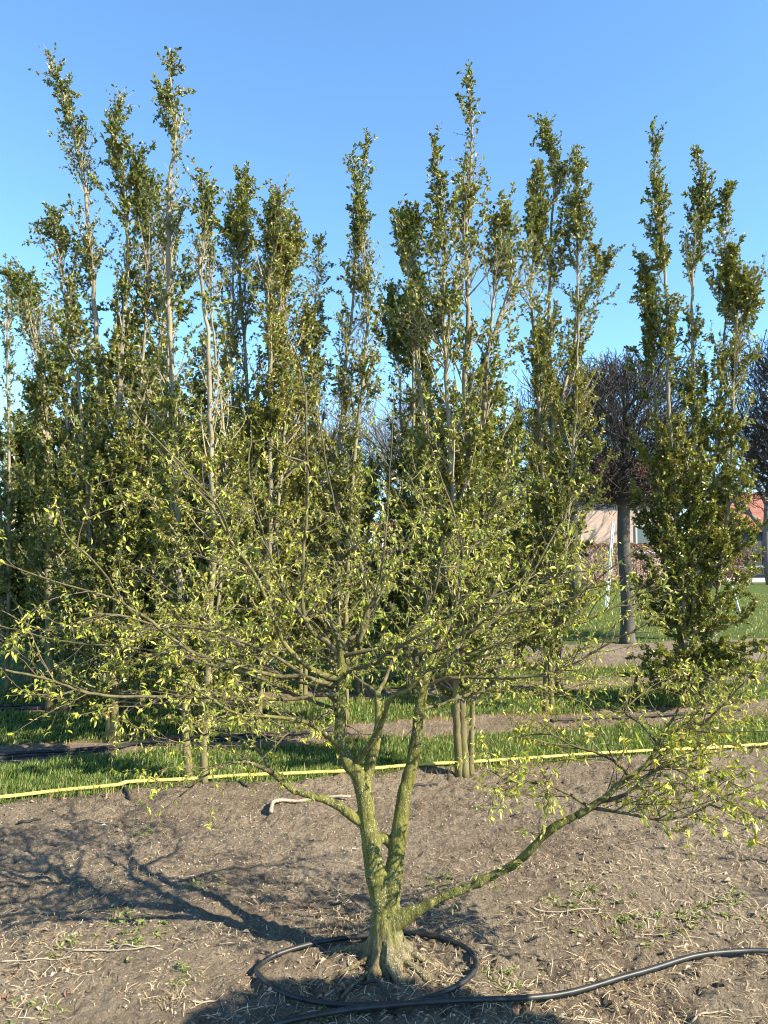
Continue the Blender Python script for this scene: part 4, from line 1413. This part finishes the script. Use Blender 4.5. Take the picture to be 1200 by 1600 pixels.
hose('hose_ring', 'thick black hose laid in a ring round the front tree', 'hose',
     [(700, 1567), (640, 1577), (560, 1579), (500, 1573), (440, 1558), (408, 1536), (402, 1517), (420, 1499), (455, 1485), (500, 1473), (545, 1467), (600, 1464), (650, 1464), (690, 1472), (728, 1487), (743, 1504), (738, 1526), (712, 1550), (668, 1570), (620, 1580), (560, 1584)], 0.0098, M['black_hose'], 160, 0.003)
hose('supply_hose', 'long black hose running from the right edge across the bottom of the picture', 'hose',
     [(1290, 1496), (1200, 1490), (1150, 1491), (1080, 1501), (1000, 1524), (940, 1540), (860, 1562), (800, 1573), (700, 1580), (620, 1582), (550, 1588), (490, 1596), (440, 1606), (380, 1622), (320, 1640)], 0.0098, M['black_hose'], 160, 0.012)
hose('drip_pipe', 'thin black drip pipe looped in the shade in front of the trunk', 'pipe',
     [(532, 1566), (530, 1556), (540, 1546), (562, 1541), (588, 1545), (602, 1556), (612, 1572), (618, 1584)], 0.0055, M['dusty_hose'], 50, 0.004)
hose('yellow_hose', 'yellow lay-flat hose along the front edge of the grass', 'hose',
     [(-120, 1257), (0, 1247), (90, 1240), (180, 1235), (205, 1231), (300, 1227), (400, 1219), (480, 1214), (550, 1211), (640, 1203), (700, 1199), (760, 1193), (830, 1188), (905, 1182), (1000, 1178), (1100, 1174), (1200, 1166), (1290, 1160)], 0.0165, M['yellow_hose'], 200, 0.003, 0.7)
for lab, pix, r_ in [
        ('black drip pipe along the second tree row, left part', [(-60, 1188), (0, 1183), (80, 1178), (160, 1172), (260, 1165), (330, 1160), (420, 1156), (520, 1150)], 0.014),
        ('thin black drip pipe just behind the one along the second row', [(-60, 1196), (20, 1187), (110, 1180), (220, 1167), (300, 1156), (400, 1149), (480, 1146)], 0.009),
        ('black drip pipe in front of the twin-trunked tree', [(-60, 1116), (0, 1113), (60, 1110), (120, 1111), (170, 1110), (250, 1104)], 0.014),
        ('dark pipe curving past the twin trunks at far left', [(-40, 1108), (20, 1103), (60, 1102), (110, 1106), (160, 1108)], 0.010),
        ('thin pipe of the third row at the far left', [(-40, 1083), (20, 1082), (60, 1079), (110, 1078)], 0.013),
        ('black pipe in the soil row right of the dense pointed tree', [(860, 1130), (900, 1128), (960, 1124), (1010, 1120), (1080, 1116), (1160, 1112)], 0.014),
        ('dark pipe on the soil left of the three-spired tree', [(868, 1082), (890, 1079), (925, 1082)], 0.016)]:
    hose('drip_pipe', lab, 'pipe', pix, r_, M['dusty_hose'], 60, 0.002, group='black drip pipes along the tree rows')
for lab, pix in [('short piece of dark pipe on the soil at left, before the yellow hose', [(28, 1286), (45, 1284), (64, 1281)]),
                 ('short dark pipe end beside the pale dead branch', [(366, 1224), (378, 1230), (388, 1233)]),
                 ('dark pipe offcut on the soil left of the clustered pale stems', [(640, 1232), (660, 1228), (684, 1226)]),
                 ('dark pipe stub poking from under the yellow hose at left', [(190, 1232), (200, 1244), (203, 1252)])]:
    hose('pipe_offcut', lab, 'pipe', pix, 0.008, M['dusty_hose'], 14, 0.0)

# ------------------------------------------------------------------ dead branch, sticks
q = MB()
p = ground_curve([(423, 1268), (427, 1258), (440, 1254), (470, 1252), (500, 1250), (525, 1250), (548, 1249)], 0.012, 30, 0.003)
p[:, 2] += 0.010 * np.sin(np.linspace(0, 9, 30))
q.tube(p, np.linspace(0.013, 0.008, 30) * (1 + 0.15 * np.sin(np.arange(30) * 1.7)), 8)
db = q.build('dead_branch', M['dead_wood'], None, (p[15][0], p[15][1], 0), True)
db.location = (p[15][0], p[15][1], 0)
tag(db, 'pale dead branch lying on the soil behind the left low limb', 'branch')
def stick(name, label, pix, r_, m_):
    q = MB()
    p = ground_curve(pix, r_, 16, 0.002)
    q.tube(p, np.linspace(r_, r_ * 0.5, 16), 6)
    o = q.build(name, m_, None, (p[8][0], p[8][1], 0), True)
    o.location = (p[8][0], p[8][1], 0)
    return tag(o, label, 'stick')
for lab, pix in [('long pale dry stalk on the left soil', [(110, 1482), (160, 1484), (200, 1486), (250, 1480)]), ('forked-looking pale stalk just right of the long one', [(180, 1478), (215, 1482), (255, 1484)]),
                 ('dry stick across the soil at lower left', [(0, 1500), (60, 1495), (110, 1490)]), ('thin stick left of the hose ring', [(300, 1570), (330, 1562), (350, 1555)]),
                 ('dry stick lying above the right hose', [(690, 1520), (720, 1528), (760, 1536)]), ('pale stalk at the bottom right corner', [(1080, 1590), (1120, 1580), (1160, 1584)]),
                 ('thin twig inside the hose ring in front of the roots', [(600, 1500), (612, 1515), (622, 1528)]), ('brown twig leaning on the left root', [(548, 1510), (540, 1522), (528, 1530)]),
                 ('long dry stem on the right soil', [(830, 1420), (880, 1425), (930, 1418)]), ('pale stem in the middle distance by the pale dead branch', [(110, 1281), (140, 1282), (175, 1284)])]:
    stick('dry_stick', lab, pix, 0.0038, M['dead_wood'])

# ------------------------------------------------------------------ weeds
WEEDC = np.array([(0.118, 0.160, 0.042), (0.176, 0.210, 0.059), (0.235, 0.252, 0.092), (0.302, 0.277, 0.134)])
def weed(label, px, py, size, nleaf, broad, k):
    g = G(px, py)
    rg = np.random.default_rng(500 + k)
    root = thing('weed', label, 'weed', (g[0], g[1], Hs(g[0], g[1])), 'small green weeds on the bare soil')
    nr = max(4, int(size * 110))
    x = g[0] + rg.normal(0, size * 0.40, nr)
    y = g[1] + rg.normal(0, size * 0.40, nr)
    c = np.stack([x, y, H(x, y)], 1)
    idx = rg.integers(0, nr, nleaf)
    a = rg.uniform(0, 2 * PI, nleaf)
    d = np.stack([np.cos(a), np.sin(a), rg.uniform(0.15, 1.1, nleaf)], 1)
    L = rg.uniform(0.010, 0.030, nleaf)
    q = MB()
    q.leaves(c[idx] + rg.normal(0, 0.004, (nleaf, 3)) * np.array((1, 1, 0.2)), d, np.stack([rg.normal(0, 0.3, nleaf), rg.normal(0, 0.3, nleaf), np.ones(nleaf)], 1), L, L * broad,
             WEEDC[rg.integers(0, 4, nleaf)] * rg.uniform(0.8, 1.15, nleaf)[:, None], 0.15, True, 0.3)
    q.build('leaves', M['grass_blade'], root, tuple(root.location), False, 'stuff')
for k_, (px, py, sz, nl, br_, lab) in enumerate([
        (692, 1370, 0.13, 170, 0.2, 'grassy dark weed tuft right behind the trunk fork'), (225, 1448, 0.22, 170, 0.4, 'scattered seedlings left of the hose ring'),
        (105, 1470, 0.14, 80, 0.35, 'small weeds at the left edge below the tree shadow'), (60, 1568, 0.12, 90, 0.2, 'yellowish grass tuft in the lower left corner'),
        (285, 1525, 0.10, 120, 0.18, 'mossy grass patch left of the hose ring'), (190, 1420, 0.10, 60, 0.4, 'tiny weeds within the tree shadow'),
        (915, 1390, 0.16, 100, 0.35, 'thin weeds under the end of the low right limb'), (985, 1440, 0.26, 260, 0.4, 'widest weed patch on the right soil'),
        (1090, 1425, 0.22, 180, 0.4, 'weed patch at right, beyond the widest one'), (870, 1408, 0.14, 90, 0.3, 'weeds just below the middle of the low right limb'),
        (1150, 1400, 0.16, 80, 0.35, 'weeds near the right edge'), (235, 1300, 0.12, 110, 0.2, 'grass tuft at the foot of the two slim stems'),
        (800, 1520, 0.15, 130, 0.2, 'mossy tuft between the ring and the long hose'), (505, 1582, 0.06, 70, 0.25, 'grass sprouting under the hose crossing'),
        (800, 1242, 0.10, 100, 0.25, 'weed tuft right of the clustered pale stems'), (330, 1380, 0.10, 40, 0.4, 'few seedlings between the two stem shadows')]):
    weed(lab, px, py, sz, int(nl * 1.7), br_, k_)

# ------------------------------------------------------------------ unseen ball-headed tree, added and placed to cast the rounded near shadow
sx_, sy_, hz_ = 0.16, 2.30, 1.5
off = hz_ / math.tan(SUN_EL)
bc = np.array((sx_ - SH.x * off, sy_ - SH.y * off, hz_))
ball = thing('ball_shadow_caster', 'unseen round clipped tree beside the photographer, added to cast the rounded shadow on the near soil', 'tree', (bc[0], bc[1], 0))
q = MB()
q.tube(spline([(bc[0], bc[1], -0.05), (bc[0] + 0.02, bc[1], 0.6), (bc[0], bc[1], 1.2), (bc[0], bc[1], 1.6)], 14), np.linspace(0.05, 0.03, 14), 8)
q.build('trunk', M['branch_bark'], ball, (bc[0], bc[1], 0), True)
rg = np.random.default_rng(77)
nl = 9000
v = rg.normal(0, 1, (nl, 3))
v /= np.linalg.norm(v, axis=1)[:, None]
rad = 0.50 * rg.uniform(0.35, 1, nl) ** 0.5 * (1 + 0.12 * vnoise(v[:, 0] * 4, v[:, 2] * 4 + v[:, 1] * 3, 5))
q = MB()
q.leaves(bc + v * rad[:, None], v + rg.normal(0, 0.6, (nl, 3)), rg.normal(0, 1, (nl, 3)), 0.055, 0.035, DARK[rg.integers(0, 5, nl)], 0.2)
q.build('crown', M['column_leaf'], ball, (bc[0], bc[1], 0), False, 'stuff')

# the next front-row tree, outside the frame on the right; its crown's shadow reaches the right edge
nb = np.array((3.95, 3.15, 0.0))
nb[2] = Hs(nb[0], nb[1])
nt = thing('multi_stem_tree', 'neighbouring low tree beyond the right edge, shown by its thin shadow on the soil', 'tree', tuple(nb))
q = MB()
q.tube(spline([nb + (0, 0, -0.05), nb + (0, 0, 0.15), nb + (-0.03, 0.02, 0.4)], 8), np.linspace(0.08, 0.05, 8), 10)
q.build('trunk', M['green_bark'], nt, nb, True)
twig = MB()
LP, LD, LU, LL, LC = [], [], [], [], []
for k_ in range(8):
    a_ = k_ * 2 * PI / 8 + 0.4
    c = grow(nb + (-0.03, 0.02, 0.38), (math.cos(a_) * 0.8, math.sin(a_) * 0.8, 1.0), 1.35, 14, 0.07, 0.01)
    q = MB()
    q.tube(c, np.linspace(0.022, 0.004, len(c)), 7)
    q.build('branch', M['branch_bark'], nt, nb, True)
    for w in range(9):
        j = R.randint(5, 13)
        leafy_twig(grow(c[j], off_dir(c[j + 1] - c[j], 30, 60), R.uniform(0.12, 0.3), 4, 0.15, 0.0), 0.003)
twig.build('twigs', M['twig_bark'], nt, nb, True, 'stuff')
q = MB()
LL = np.array(LL)
q.leaves(np.array(LP), np.array(LD), np.array(LU), LL, LL * 0.36, np.array(LC), 0.2, True, 0.2)
q.build('foliage', M['young_leaf'], nt, nb, False, 'stuff')
